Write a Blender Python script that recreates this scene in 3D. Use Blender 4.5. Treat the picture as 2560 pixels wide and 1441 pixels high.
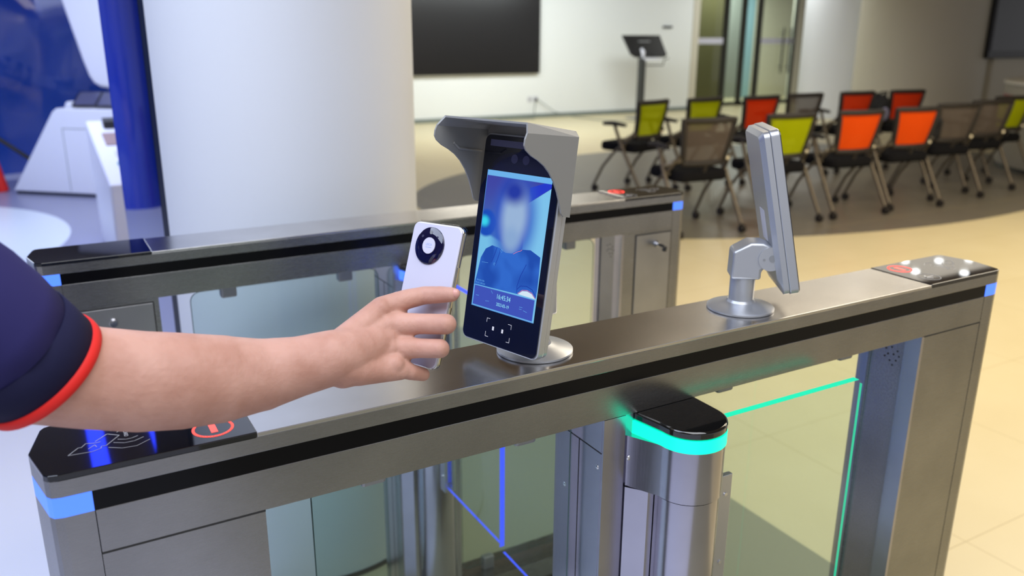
import bpy, bmesh, math, random
from mathutils import Vector, Matrix
random.seed(4)
SC = bpy.context.scene
for o in list(bpy.data.objects): bpy.data.objects.remove(o)
COL = SC.collection

# ------------------------------------------------------------------ camera
def eul(yaw, pitch, roll):
    return (Matrix.Rotation(yaw, 3, 'Z') @ Matrix.Rotation(pitch, 3, 'X') @ Matrix.Rotation(roll, 3, 'Y'))
cd = bpy.data.cameras.new('camera'); cam = bpy.data.objects.new('camera', cd); COL.objects.link(cam)
RM = eul(-0.520547761, -0.29478657, -0.00566183517)
mm = Matrix((RM.col[0], RM.col[2], -RM.col[1])).transposed().to_4x4()
mm.translation = Vector((0.0322263, -0.8134407, 1.4675782))
cam.matrix_world = mm
cd.sensor_width = 36; cd.lens = 29.5; cd.clip_start = 0.02
cd.dof.use_dof = True; cd.dof.focus_distance = 1.02; cd.dof.aperture_fstop = 4.5
SC.camera = cam
# ------------------------------------------------------------------ view + world
vs = SC.view_settings
vs.view_transform = 'Standard'; vs.look = 'None'; vs.gamma = 1; vs.use_curve_mapping = False; vs.exposure = 0.0
W = bpy.data.worlds.new('world'); SC.world = W; W.use_nodes = True
W.node_tree.nodes['Background'].inputs[0].default_value = (0.86, 0.86, 0.90, 1)
W.node_tree.nodes['Background'].inputs[1].default_value = 0.60
# ------------------------------------------------------------------ large area lights (ceiling panels, and an added front fill)
def area(name, loc, size, power, col, target=None, sizey=None):
    l = bpy.data.lights.new(name, 'AREA'); l.energy = power; l.color = col; l.size = size
    if sizey: l.shape = 'RECTANGLE'; l.size_y = sizey
    o = bpy.data.objects.new(name, l); COL.objects.link(o); o.location = loc
    d = (Vector(target) - Vector(loc)) if target else Vector((0, 0, -1))
    o.rotation_euler = d.to_track_quat('-Z', 'Y').to_euler()
    return o
COOL = (0.70, 0.79, 1.0); WARM = (1.0, 0.87, 0.66); NEUT = (0.93, 1.0, 1.0)
area('ceiling_light_cool', (-1.1, 0.4, 2.72), 2.0, 62, COOL)
area('ceiling_light_cool_back', (-0.6, 6.0, 2.72), 2.6, 135, COOL)
area('fill_light_front', (0.3, -1.1, 2.72), 1.8, 46, (0.93, 0.95, 1.0))  # added fill from the viewer's side, evens out the pillar's shading
area('ceiling_light_warm', (3.4, 1.4, 2.72), 1.8, 74, WARM)
area('ceiling_light_warm_far', (6.6, 1.3, 2.72), 2.6, 105, WARM)
area('ceiling_light_wall', (7.0, 9.9, 2.70), 5.0, 175, NEUT, (7.5, 12.4, 0.6), 0.8)
area('ceiling_light_floor', (5.4, 8.9, 2.70), 2.4, 60, (1.0, 0.95, 0.82))
area('ceiling_light_doors', (12.5, 11.0, 2.70), 1.6, 34, (0.95, 0.97, 0.92))
area('ceiling_light_corridor', (14.2, 13.75, 2.72), 1.2, 85, (1.0, 1.0, 0.92), sizey=1.0)
area('ceiling_light_chairs', (7.0, 5.0, 2.72), 3.0, 30, (1.0, 0.92, 0.78))

# ------------------------------------------------------------------ materials
def c(r, g, b):
    f = lambda v: (v / 255 / 12.92) if v / 255 <= 0.04045 else ((v / 255 + 0.055) / 1.055) ** 2.4
    return (f(r), f(g), f(b), 1)
M = {}
def mat(name, col, rough=0.5, metal=0.0, emit=0, spec=None, sss=0, coat=0, ecol=None):
    m = bpy.data.materials.new(name); m.use_nodes = True; b = m.node_tree.nodes['Principled BSDF']
    b.inputs['Base Color'].default_value = col; b.inputs['Roughness'].default_value = rough; b.inputs['Metallic'].default_value = metal
    if spec is not None: b.inputs['Specular IOR Level'].default_value = spec
    if coat: b.inputs['Coat Weight'].default_value = coat; b.inputs['Coat Roughness'].default_value = 0.03
    if emit: b.inputs['Emission Color'].default_value = ecol or col; b.inputs['Emission Strength'].default_value = emit
    if sss:
        b.inputs['Subsurface Weight'].default_value = sss; b.inputs['Subsurface Radius'].default_value = (0.012, 0.004, 0.002)
        b.inputs['Subsurface Scale'].default_value = 0.6
    M[name] = m; return m
def noise_bump(m, scale, dist, detail=3, vec=None, stretch=None):
    nt = m.node_tree; b = nt.nodes['Principled BSDF']
    tc = nt.nodes.new('ShaderNodeTexCoord'); mp = nt.nodes.new('ShaderNodeMapping'); n = nt.nodes.new('ShaderNodeTexNoise'); bp = nt.nodes.new('ShaderNodeBump')
    nt.links.new(tc.outputs['Object'], mp.inputs[0]); mp.inputs['Scale'].default_value = stretch or (1, 1, 1)
    nt.links.new(mp.outputs[0], n.inputs['Vector']); n.inputs['Scale'].default_value = scale; n.inputs['Detail'].default_value = detail
    nt.links.new(n.outputs['Fac'], bp.inputs['Height']); bp.inputs['Distance'].default_value = dist
    nt.links.new(bp.outputs[0], b.inputs['Normal']); return n, mp
def colvar(m, n, c1, c2, lo=0.35, hi=0.65):
    nt = m.node_tree; r = nt.nodes.new('ShaderNodeValToRGB'); nt.links.new(n.outputs['Fac'], r.inputs[0])
    r.color_ramp.elements[0].position = lo; r.color_ramp.elements[1].position = hi
    r.color_ramp.elements[0].color = c1; r.color_ramp.elements[1].color = c2
    nt.links.new(r.outputs[0], nt.nodes['Principled BSDF'].inputs['Base Color'])

def steel(name, col, rough, stretch):
    m = mat(name, col, rough, 1.0)
    noise_bump(m, 60, 0.000012, 2, stretch=stretch)
    nt = m.node_tree; L = nt.links; tc = nt.nodes['Texture Coordinate']
    n2 = nt.nodes.new('ShaderNodeTexNoise'); n2.inputs['Scale'].default_value = 7; n2.inputs['Detail'].default_value = 4
    L.new(tc.outputs['Object'], n2.inputs['Vector'])
    a = tuple(v * 0.86 for v in col[:3]) + (1,); b = tuple(min(1, v * 1.08) for v in col[:3]) + (1,)
    colvar(m, n2, a, b, 0.3, 0.7)
    mp = nt.nodes.new('ShaderNodeMapping'); mp.inputs['Scale'].default_value = stretch; L.new(tc.outputs['Object'], mp.inputs[0])
    n3 = nt.nodes.new('ShaderNodeTexNoise'); n3.inputs['Scale'].default_value = 34; n3.inputs['Detail'].default_value = 2; L.new(mp.outputs[0], n3.inputs['Vector'])
    mr = nt.nodes.new('ShaderNodeMapRange'); mr.inputs[1].default_value = 0.3; mr.inputs[2].default_value = 0.7; mr.inputs[3].default_value = rough * 0.93; mr.inputs[4].default_value = rough * 1.08
    L.new(n3.outputs[0], mr.inputs[0]); L.new(mr.outputs[0], nt.nodes['Principled BSDF'].inputs['Roughness'])
    return m
steel('steel', (0.325, 0.325, 0.33, 1), 0.27, (1, 40, 40))
steel('steel_top', (0.66, 0.65, 0.65, 1), 0.20, (1, 40, 40))
steel('steel_pole', (0.47, 0.46, 0.53, 1), 0.20, (12, 12, 0.3))
steel('steel_door', (0.42, 0.42, 0.43, 1), 0.34, (1, 40, 40))
mat('seam', (0.02, 0.02, 0.02, 1), 0.6)
mat('band_black', (0.003, 0.003, 0.004, 1), 0.16, spec=0.18)
mat('cap_glass', (0.006, 0.007, 0.012, 1), 0.03, coat=0.5)
mat('pole_cap', (0.006, 0.006, 0.006, 1), 0.10, coat=1)
mat('light_blue', c(60, 110, 255), 0.4, emit=1.0, ecol=c(85, 135, 255))
mat('led_blue', c(20, 30, 255), 0.4, emit=9, ecol=c(40, 60, 255))
mat('light_green', c(0, 240, 180), 0.4, emit=1.15, ecol=c(5, 250, 185))
mat('edge_green', c(0, 210, 160), 0.4, emit=0.55, ecol=c(40, 215, 165))
mat('edge_blue', c(50, 70, 250), 0.4, emit=0.8, ecol=c(75, 100, 255))
mat('icon_red', c(255, 90, 80), 0.5, emit=1.0, ecol=c(255, 100, 90))
mat('icon_grey', c(190, 190, 190), 0.5)
mat('chrome', (0.75, 0.75, 0.78, 1), 0.08, 1)
mat('dark_plastic', (0.03, 0.03, 0.03, 1), 0.45)
mat('silver_paint', (0.52, 0.54, 0.58, 1), 0.36, 0.75)
noise_bump(M['silver_paint'], 1500, 0.00002)
mat('silver_dark', (0.34, 0.35, 0.37, 1), 0.42, 0.6)
mat('hood_paint', (0.30, 0.30, 0.29, 1), 0.55, 0.35)
noise_bump(M['hood_paint'], 2500, 0.00003)
mat('aluminium', (0.55, 0.56, 0.60, 1), 0.3, 0.9)
mat('bezel_glass', (0.006, 0.007, 0.016, 1), 0.05, coat=0.4)
mat('lens', (0.05, 0.05, 0.10, 1), 0.15)
mat('phone_white', c(212, 212, 232), 0.12, coat=1)
mat('phone_edge', (0.62, 0.60, 0.52, 1), 0.12, 1)
mat('ring_glass', (0.004, 0.004, 0.03, 1), 0.03, coat=1)
mat('clear_case', c(225, 225, 235), 0.1)
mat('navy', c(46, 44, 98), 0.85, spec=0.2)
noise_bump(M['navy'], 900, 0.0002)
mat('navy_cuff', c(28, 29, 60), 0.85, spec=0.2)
mat('red_trim', c(225, 28, 22), 0.7)
sk = mat('skin', c(196, 150, 128), 0.55, sss=0.12, spec=0.35)
n_, mp_ = noise_bump(sk, 190, 0.0006, 5)
n2 = sk.node_tree.nodes.new('ShaderNodeTexNoise'); n2.inputs['Scale'].default_value = 26; n2.inputs['Detail'].default_value = 3
sk.node_tree.links.new(sk.node_tree.nodes['Texture Coordinate'].outputs['Object'], n2.inputs['Vector'])
colvar(sk, n2, c(186, 138, 120), c(202, 156, 139), 0.35, 0.65)
mat('nail', c(214, 160, 148), 0.3)
mat('white_wall', c(232, 236, 238), 0.6)
mat('column_white', c(228, 232, 240), 0.45)
mat('wall_beige', c(205, 200, 185), 0.6)
mat('olive', c(92, 92, 66), 0.6)
mat('frame_dark', c(48, 48, 40), 0.4)
mat('corridor_pale', c(218, 212, 192), 0.6)
mat('corridor_blue', c(150, 190, 205), 0.6)
mat('corridor_grey', c(140, 145, 138), 0.6)
mat('frosted', c(215, 215, 235), 0.5)
mat('ceiling_paint', c(112, 98, 80), 0.8)
mat('baseboard', c(120, 130, 128), 0.5)
mat('base_dark', c(30, 36, 48), 0.3)
mat('tv_black', c(30, 29, 30), 0.25)
mat('tv_frame', c(18, 18, 20), 0.4)
mat('white_plastic', c(228, 230, 242), 0.35)
mat('blue_wall', (0.006, 0.055, 0.36, 1), 0.16, coat=0.8)
noise_bump(M['blue_wall'], 0.9, 0.35, 1)
mat('blue_column', c(20, 60, 190), 0.2, coat=1)
mat('red_plastic', c(215, 35, 25), 0.4)
mat('chair_black', c(38, 33, 28), 0.6)
mat('chair_fabric', c(26, 26, 28), 0.95, spec=0.1)
mat('chair_tube', c(104, 95, 80), 0.4, 0.4)
mat('lamp_disc', (1, 1, 1, 1), 0.5, emit=14, ecol=(0.95, 0.98, 1.0, 1))
mat('label_white', c(200, 200, 210), 0.5)
mat('floor_counter', c(150, 145, 130), 0.5)
mat('bag_black', c(22, 23, 26), 0.8)
mat('bag_print', c(140, 140, 170), 0.7)

def mirror_mat():
    m = mat('mirror', (0.62, 0.66, 0.82, 1), 0.02, 1); return m
mirror_mat()

def clear(name, tint, gloss_col=(1, 1, 1, 1), ior=1.45, rough=0.0, opac=0.0, opc=None):
    """thin clear sheet: see-through with a Fresnel reflection"""
    m = bpy.data.materials.new(name); m.use_nodes = True; nt = m.node_tree; nt.nodes.clear()
    out = nt.nodes.new('ShaderNodeOutputMaterial'); t = nt.nodes.new('ShaderNodeBsdfTransparent'); g = nt.nodes.new('ShaderNodeBsdfGlossy'); mx = nt.nodes.new('ShaderNodeMixShader'); f = nt.nodes.new('ShaderNodeFresnel')
    t.inputs[0].default_value = tint; g.inputs[0].default_value = gloss_col; g.inputs['Roughness'].default_value = rough; f.inputs[0].default_value = ior
    ge = nt.nodes.new('ShaderNodeNewGeometry'); ml = nt.nodes.new('ShaderNodeMath'); ml.operation = 'MULTIPLY'; sb = nt.nodes.new('ShaderNodeMath'); sb.operation = 'SUBTRACT'; sb.inputs[0].default_value = 1.0
    nt.links.new(ge.outputs['Backfacing'], sb.inputs[1]); nt.links.new(sb.outputs[0], ml.inputs[0]); nt.links.new(f.outputs[0], ml.inputs[1])
    nt.links.new(ml.outputs[0], mx.inputs[0]); nt.links.new(t.outputs[0], mx.inputs[1]); nt.links.new(g.outputs[0], mx.inputs[2])
    last = mx
    if opac:
        d = nt.nodes.new('ShaderNodeBsdfDiffuse'); d.inputs[0].default_value = opc; m2 = nt.nodes.new('ShaderNodeMixShader'); m2.inputs[0].default_value = opac
        nt.links.new(mx.outputs[0], m2.inputs[1]); nt.links.new(d.outputs[0], m2.inputs[2]); last = m2
    nt.links.new(last.outputs[0], out.inputs[0]); M[name] = m; return m
clear('pane_glass', (0.84, 0.91, 0.90, 1))
clear('wing_acrylic', (0.93, 0.97, 0.97, 1))
clear('door_glass', (0.72, 0.74, 0.66, 1))
clear('mesh_lime', (0.55, 0.6, 0.1, 1), ior=1.2, rough=0.4, opac=0.85, opc=c(172, 182, 12))
clear('mesh_orange', (0.6, 0.3, 0.1, 1), ior=1.2, rough=0.4, opac=0.92, opc=c(240, 84, 22))
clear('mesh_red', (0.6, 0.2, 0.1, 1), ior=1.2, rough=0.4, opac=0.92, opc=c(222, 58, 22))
clear('mesh_grey', (0.5, 0.5, 0.5, 1), ior=1.2, rough=0.4, opac=0.70, opc=c(104, 94, 86))

# floor shader with the zones of different tile colour
def floor_mat():
    m = mat('floor_tiles', c(225, 208, 158), 0.32); nt = m.node_tree; L = nt.links; N = nt.nodes; b = N['Principled BSDF']
    tc = N.new('ShaderNodeTexCoord'); sx = N.new('ShaderNodeSeparateXYZ'); L.new(tc.outputs['Object'], sx.inputs[0])
    def mth(op, a, b_=None, c_=None):
        n = N.new('ShaderNodeMath'); n.operation = op
        for i, v in enumerate((a, b_, c_)):
            if v is None: continue
            if hasattr(v, 'is_output') or hasattr(v, 'links'): L.new(v, n.inputs[i])
            else: n.inputs[i].default_value = v
        return n.outputs[0]
    X, Y = sx.outputs[0], sx.outputs[1]
    def ell(cx, cy, rx, ry):
        a = mth('DIVIDE', mth('SUBTRACT', X, cx), rx); d = mth('DIVIDE', mth('SUBTRACT', Y, cy), ry)
        r = mth('ADD', mth('MULTIPLY', a, a), mth('MULTIPLY', d, d)); return mth('LESS_THAN', r, 1.0)
    def mix(fac, a, bcol):
        n = N.new('ShaderNodeMix'); n.data_type = 'RGBA'; L.new(fac, n.inputs[0])
        for i, v in ((6, a), (7, bcol)):
            if isinstance(v, tuple): n.inputs[i].default_value = v
            else: L.new(v, n.inputs[i])
        return n.outputs[2]
    nz = N.new('ShaderNodeTexNoise'); nz.inputs['Scale'].default_value = 3; nz.inputs['Detail'].default_value = 6; L.new(tc.outputs['Object'], nz.inputs['Vector'])
    rp = N.new('ShaderNodeValToRGB'); L.new(nz.outputs[0], rp.inputs[0]); rp.color_ramp.elements[0].color = c(222, 207, 162); rp.color_ramp.elements[1].color = c(233, 220, 178)
    base = rp.outputs[0]
    # white resin floor on the left hall
    left = mth('LESS_THAN', X, 0.42)
    base = mix(left, base, c(214, 216, 228))
    grey = c(160, 156, 132)
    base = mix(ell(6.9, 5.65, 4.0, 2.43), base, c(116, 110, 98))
    base = mix(ell(0.2, 6.3, 2.6, 2.9), base, c(140, 142, 168))
    base = mix(ell(-1.2, 6.4, 1.42, 1.62), base, c(214, 222, 232))
    strip = mth('MULTIPLY', mth('GREATER_THAN', X, 0.42), mth('MULTIPLY', mth('LESS_THAN', X, 1.885), mth('LESS_THAN', Y, 2.9)))
    base = mix(strip, base, grey)
    gx = mth('ABSOLUTE', mth('SUBTRACT', mth('WRAP', mth('SUBTRACT', X, 2.33), 0.4, -0.4), 0.0)); gy = mth('ABSOLUTE', mth('WRAP', mth('SUBTRACT', Y, 1.22), 0.4, -0.4))
    gl = mth('MAXIMUM', mth('LESS_THAN', gx, 0.0016), mth('LESS_THAN', gy, 0.0016))
    gl = mth('MULTIPLY', gl, mth('GREATER_THAN', X, 1.885))
    base = mix(gl, base, c(196, 178, 130))
    L.new(base, b.inputs['Base Color']); return m
floor_mat()

# ------------------------------------------------------------------ mesh helpers
class MB:
    def __init__(s, xf=None): s.bm = bmesh.new(); s.xf = xf or Matrix.Identity(4); s.mi = 0; s.uvs = False
    def _fin(s, geom_faces):
        for f in geom_faces: f.material_index = s.mi
    def box(s, lo, hi, rot=None):
        lo, hi = Vector(lo), Vector(hi); r = bmesh.ops.create_cube(s.bm, size=1)
        m = Matrix.Translation((lo + hi) / 2) @ (rot.to_4x4() if rot else Matrix.Identity(4)) @ Matrix.Diagonal((*(hi - lo), 1))
        bmesh.ops.transform(s.bm, matrix=m, verts=r['verts']); s._fin({f for v in r['verts'] for f in v.link_faces}); return s
    def prism(s, pts, vec):
        vec = Vector(vec); a = [s.bm.verts.new(p) for p in pts]; b = [s.bm.verts.new(Vector(p) + vec) for p in pts]; n = len(a); fs = []
        fs.append(s.bm.faces.new(a[::-1])); fs.append(s.bm.faces.new(b))
        for i in range(n): fs.append(s.bm.faces.new((a[i], a[(i + 1) % n], b[(i + 1) % n], b[i])))
        s._fin(fs); return s
    def prz(s, pts, z0, z1): return s.prism([(x, y, z0) for x, y in pts], (0, 0, z1 - z0))
    def tube(s, path, r, seg=12, cap=True):
        P = [Vector(p) for p in path]; R = r if isinstance(r, (list, tuple)) else [r] * len(P); rings = []; up = None
        for i, p in enumerate(P):
            t = ((P[min(i + 1, len(P) - 1)] - P[max(i - 1, 0)])).normalized()
            if up is None: up = Vector((0, 0, 1)) if abs(t.z) < 0.9 else Vector((0, 1, 0))
            u = (up - t * up.dot(t)).normalized(); v = t.cross(u); up = u
            rings.append([s.bm.verts.new(p + (u * math.cos(2 * math.pi * k / seg) + v * math.sin(2 * math.pi * k / seg)) * R[i]) for k in range(seg)])
        fs = []
        for a, b in zip(rings, rings[1:]):
            for k in range(seg): fs.append(s.bm.faces.new((a[k], a[(k + 1) % seg], b[(k + 1) % seg], b[k])))
        if cap: fs.append(s.bm.faces.new(rings[0][::-1])); fs.append(s.bm.faces.new(rings[-1]))
        s._fin(fs); return s
    def lathe(s, prof, center=(0, 0, 0), seg=48):
        cx = Vector(center); rings = []; fs = []
        for r, z in prof: rings.append([s.bm.verts.new(cx + Vector((r * math.cos(2 * math.pi * k / seg), r * math.sin(2 * math.pi * k / seg), z))) for k in range(seg)])
        for a, b in zip(rings, rings[1:]):
            for k in range(seg): fs.append(s.bm.faces.new((a[k], a[(k + 1) % seg], b[(k + 1) % seg], b[k])))
        fs.append(s.bm.faces.new(rings[0][::-1])); fs.append(s.bm.faces.new(rings[-1])); s._fin(fs); return s
    def ball(s, p, r, seg=20, sc=(1, 1, 1)):
        g = bmesh.ops.create_uvsphere(s.bm, u_segments=seg, v_segments=seg // 2, radius=r)
        bmesh.ops.transform(s.bm, matrix=Matrix.Translation(p) @ Matrix.Diagonal((*sc, 1)), verts=g['verts']); s._fin({f for v in g['verts'] for f in v.link_faces}); return s
    def ribbon(s, pts, w, z0, z1, closed=False):
        """flat stroke in the local xy plane"""
        P = [Vector((p[0], p[1])) for p in pts]; n = len(P)
        for i in range(n if closed else n - 1):
            a, b = P[i], P[(i + 1) % n]; d = (b - a); 
            if d.length < 1e-7: continue
            d.normalize(); q = Vector((-d.y, d.x)) * w / 2; e = d * w * 0.35
            s.prz([tuple(a - q - e), tuple(b - q + e), tuple(b + q + e), tuple(a + q - e)], z0, z1)
        return s
    def grid(s, f, nu, nv):
        V = [[s.bm.verts.new(f(i / nu, j / nv)) for j in range(nv + 1)] for i in range(nu + 1)]; fs = []
        for i in range(nu):
            for j in range(nv): fs.append(s.bm.faces.new((V[i][j], V[i + 1][j], V[i + 1][j + 1], V[i][j + 1])))
        s._fin(fs); return s
    def build(s, name, mats, parent=None, smooth=False, bevel=0, seg=2, uv=None, angle=40):
        me = bpy.data.meshes.new(name)
        if uv:
            ul = s.bm.loops.layers.uv.new('UVMap')
            for f in s.bm.faces:
                for l in f.loops: l[ul].uv = uv(l.vert.co)
        s.bm.transform(s.xf); bmesh.ops.recalc_face_normals(s.bm, faces=s.bm.faces[:]); s.bm.to_mesh(me); s.bm.free()
        for m in (mats if isinstance(mats, (list, tuple)) else [mats]): me.materials.append(M[m] if isinstance(m, str) else m)
        o = bpy.data.objects.new(name, me); COL.objects.link(o)
        if parent: o.parent = parent
        if smooth:
            for p in me.polygons: p.use_smooth = True
            try: me.set_sharp_from_angle(angle=math.radians(angle))
            except Exception: pass
        if bevel:
            b = o.modifiers.new('bevel', 'BEVEL'); b.width = bevel; b.segments = seg; b.limit_method = 'ANGLE'; b.angle_limit = math.radians(35)
        return o
def thing(name, label, cat, loc=(0, 0, 0), rz=0, group=None):
    o = bpy.data.objects.new(name, None); COL.objects.link(o); o.location = loc; o.rotation_euler = (0, 0, rz); o.empty_display_size = 0.05
    o['label'] = label; o['category'] = cat
    if group: o['group'] = group
    return o
def tag(o, label, cat, group=None):
    o['label'] = label; o['category'] = cat
    if group: o['group'] = group
    return o
def struct(o): o['kind'] = 'structure'; return o
def arc(cx, cy, r, a0, a1, n):
    return [(cx + r * math.cos(math.radians(a0 + (a1 - a0) * i / n)), cy + r * math.sin(math.radians(a0 + (a1 - a0) * i / n))) for i in range(n + 1)]
def rrect(x0, y0, x1, y1, r, n=6):
    return arc(x1 - r, y1 - r, r, 0, 90, n) + arc(x0 + r, y1 - r, r, 90, 180, n) + arc(x0 + r, y0 + r, r, 180, 270, n) + arc(x1 - r, y0 + r, r, 270, 360, n)
def text(name, body, size, xf, m, parent, extr=0.0001, align='CENTER', sx=1.0):
    """xf maps text plane (x right, y up, z out) into the parent's space"""
    cu = bpy.data.curves.new(name, 'FONT'); cu.body = body; cu.size = size; cu.extrude = extr; cu.align_x = align; cu.align_y = 'CENTER'
    t = bpy.data.objects.new(name, cu); COL.objects.link(t)
    bpy.context.view_layer.update()
    me = bpy.data.meshes.new_from_object(t.evaluated_get(bpy.context.evaluated_depsgraph_get()))
    bpy.data.objects.remove(t); me.transform(xf @ Matrix.Diagonal((sx, 1, 1, 1))); me.materials.clear(); me.materials.append(M[m])
    o = bpy.data.objects.new(name, me); COL.objects.link(o); o.parent = parent; return o

# ------------------------------------------------------------------ setting
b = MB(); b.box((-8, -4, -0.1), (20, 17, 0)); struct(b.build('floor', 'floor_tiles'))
b = MB(); b.box((-8, -4, 2.8), (20, 17, 2.9)); struct(b.build('ceiling', 'ceiling_paint'))
b = MB(); b.box((3.6, 12.45, 0), (11.78, 12.6, 2.8)); struct(b.build('wall_back', 'white_wall'))
b = MB(); b.box((3.6, 12.43, 0), (11.78, 12.45, 0.07)); struct(b.build('baseboard_back', 'baseboard'))
b = MB(); b.box((11.70, 12.43, 0), (11.86, 12.95, 2.8)); struct(b.build('trim_1', 'wall_beige'))
# glazed doors at the end of the hall
Yd = 12.9
def doorleaf(n, x0, x1, matl, gl, handle=None, bar=None):
    b = MB(); b.box((x0, Yd, 0), (x0 + 0.05, Yd + 0.06, 2.8)); b.box((x1 - 0.05, Yd, 0), (x1, Yd + 0.06, 2.8)); b.box((x0, Yd, 0), (x1, Yd + 0.06, 0.08)); b.box((x0, Yd, 2.45), (x1, Yd + 0.06, 2.52))
    f = struct(b.build('door_%d' % n, matl))
    g = MB(); g.box((x0 + 0.05, Yd + 0.02, 0.08), (x1 - 0.05, Yd + 0.035, 2.45)); g.build('glass', gl, f)
    if bar: g = MB(); g.box((x0 + 0.06, Yd + 0.010, 1.28), (x1 - 0.06, Yd + 0.019, 1.40)); g.build('frosted_strip', 'frosted', f)
    if handle:
        for hx in handle:
            g = MB(); g.tube([(hx, Yd - 0.05, 0.66), (hx, Yd - 0.05, 1.62)], 0.018); g.tube([(hx, Yd - 0.05, 0.8), (hx, Yd + 0.02, 0.8)], 0.012); g.tube([(hx, Yd - 0.05, 1.5), (hx, Yd + 0.02, 1.5)], 0.012)
            g.build('door_handle', 'dark_plastic', f)
    return f
doorleaf(1, 11.86, 13.02, 'frame_dark', 'door_glass', bar=True)
doorleaf(2, 13.04, 13.52, 'frame_dark', 'pane_glass')
doorleaf(3, 13.54, 13.98, 'frame_dark', 'pane_glass')
doorleaf(4, 14.0, 15.1, 'frame_dark', 'pane_glass', handle=(14.66, 14.88), bar=True)
b = MB(); b.box((11.0, 14.6, 0), (14.68, 14.7, 2.8)); struct(b.build('wall_corridor_left', 'olive'))
b = MB(); b.box((14.68, 14.6, 0), (15.12, 14.7, 2.8)); struct(b.build('wall_corridor_middle', 'corridor_grey'))
b = MB(); b.box((15.12, 14.6, 0), (15.52, 14.7, 2.8)); struct(b.build('wall_corridor_blue', 'corridor_blue'))
b = MB(); b.box((15.52, 14.6, 0), (18.5, 14.7, 2.8)); struct(b.build('wall_corridor_right', 'corridor_pale'))
b = MB(); b.box((15.1, Yd, 0), (19, Yd + 0.15, 2.8)); struct(b.build('wall_right', 'wall_beige'))
# pillars
def pillar(name, x, y, r, m, label):
    o = MB().lathe([(r, 0), (r, 2.8)], seg=128).build(name, m, None, smooth=True); o.location = (x, y, 0)
    return tag(o, label, 'pillar')
pillar('pillar', 0.652, 1.506, 0.345, 'column_white', 'huge round white pillar right behind the far turnstile')
pillar('pillar', 13.5, 10.2, 0.80, 'column_white', 'pale round pillar beside the glass doors')
pillar('pillar', 13.4, 8.6, 1.03, 'wall_beige', 'wide beige-grey pillar at the right behind the chairs')
b = MB(); b.lathe([(0.349, 0), (0.349, 0.014)], seg=96)
o = b.build('pillar_base_ring', 'base_dark', None, smooth=True); o.location = (0.652, 1.506, 0); tag(o, 'dark skirting ring round the foot of the white pillar', 'skirting')
# mirror panel on the pillar's left flank
t = thing('mirror_panel', 'tall narrow blue-tinted mirror panel on the left flank of the white pillar', 'mirror', (0.313, 1.44, 0))
A = Vector((0.313, 1.44)); Bp = Vector((0.236, 1.65)); dv = (Bp - A).normalized(); nv = Vector((-dv.y, dv.x)) 
if nv.x > 0: nv = -nv
def quad(a, b_, th): return [(a.x, a.y), (b_.x, b_.y), (b_.x - nv.x * th, b_.y - nv.y * th), (a.x - nv.x * th, a.y - nv.y * th)]
O2 = Vector((0, 0)); q = Bp - A
MB().prz(quad(dv * 0.028, q, 0.01), 0, 2.8).build('mirror_glass', 'mirror', t)
MB().prz(quad(O2, dv * 0.026, 0.02), 0, 2.8).build('edge_strip', 'base_dark', t)
MB().prz(quad(q, q + dv * 0.006, 0.012), 0, 2.8).build('end_trim', 'chrome', t)
# blue glossy wall sweeping round the left hall
pts = [(-5.2, 1.2), (-5.0, 3.5), (-4.2, 6.0), (-3.0, 8.0), (-1.4, 9.2), (0.3, 9.7), (2.2, 9.8), (3.6, 9.9)]
def spl(t):
    n = len(pts) - 1; k = min(int(t * n), n - 1); f = t * n - k; P = [Vector(pts[max(0, min(n, k + j))]) for j in (-1, 0, 1, 2)]
    return 0.5 * ((2 * P[1]) + (P[2] - P[0]) * f + (2 * P[0] - 5 * P[1] + 4 * P[2] - P[3]) * f * f + (3 * P[1] - P[0] - 3 * P[2] + P[3]) * f ** 3)
def bw(u, v):
    p = spl(u); w = 0.05 * math.sin(u * 55) + 0.04 * math.sin(u * 23 + v * 3); e = Vector((p.x, p.y)) * (1 + w * 0.12)
    return (e.x, e.y, 2.8 * v)
struct(MB().grid(bw, 160, 24).build('wall_left', 'blue_wall', None, smooth=True, angle=80))

# ------------------------------------------------------------------ turnstiles
H, LX, WY, TIP = 1.07, 1.5, 0.1205, 0.011
def capshape(x0, x1, left, right, inset=0.0):
    y0, y1 = inset, WY - inset; pts = []
    r = 0.006
    if left: pts += [(x0 + inset + 0.012, y0), (x0 + inset + 0.004, y0 + 0.002), (x0 + inset, y0 + 0.008), (x0 - TIP + inset + 0.002, WY / 2 - 0.01), (x0 - TIP + inset, WY / 2), (x0 - TIP + inset + 0.002, WY / 2 + 0.01), (x0 + inset, y1 - 0.008), (x0 + inset + 0.004, y1 - 0.002), (x0 + inset + 0.012, y1)]
    else: pts += [(x0, y0), (x0, y1)]
    if right: pts += [(x1 - inset - 0.012, y1), (x1 - inset - 0.004, y1 - 0.002), (x1 - inset, y1 - 0.008), (x1 + TIP - inset - 0.002, WY / 2 + 0.01), (x1 + TIP - inset, WY / 2), (x1 + TIP - inset - 0.002, WY / 2 - 0.01), (x1 - inset, y0 + 0.008), (x1 - inset - 0.004, y0 + 0.002), (x1 - inset - 0.012, y0)]
    else: pts += [(x1, y1), (x1, y0)]
    return pts
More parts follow.
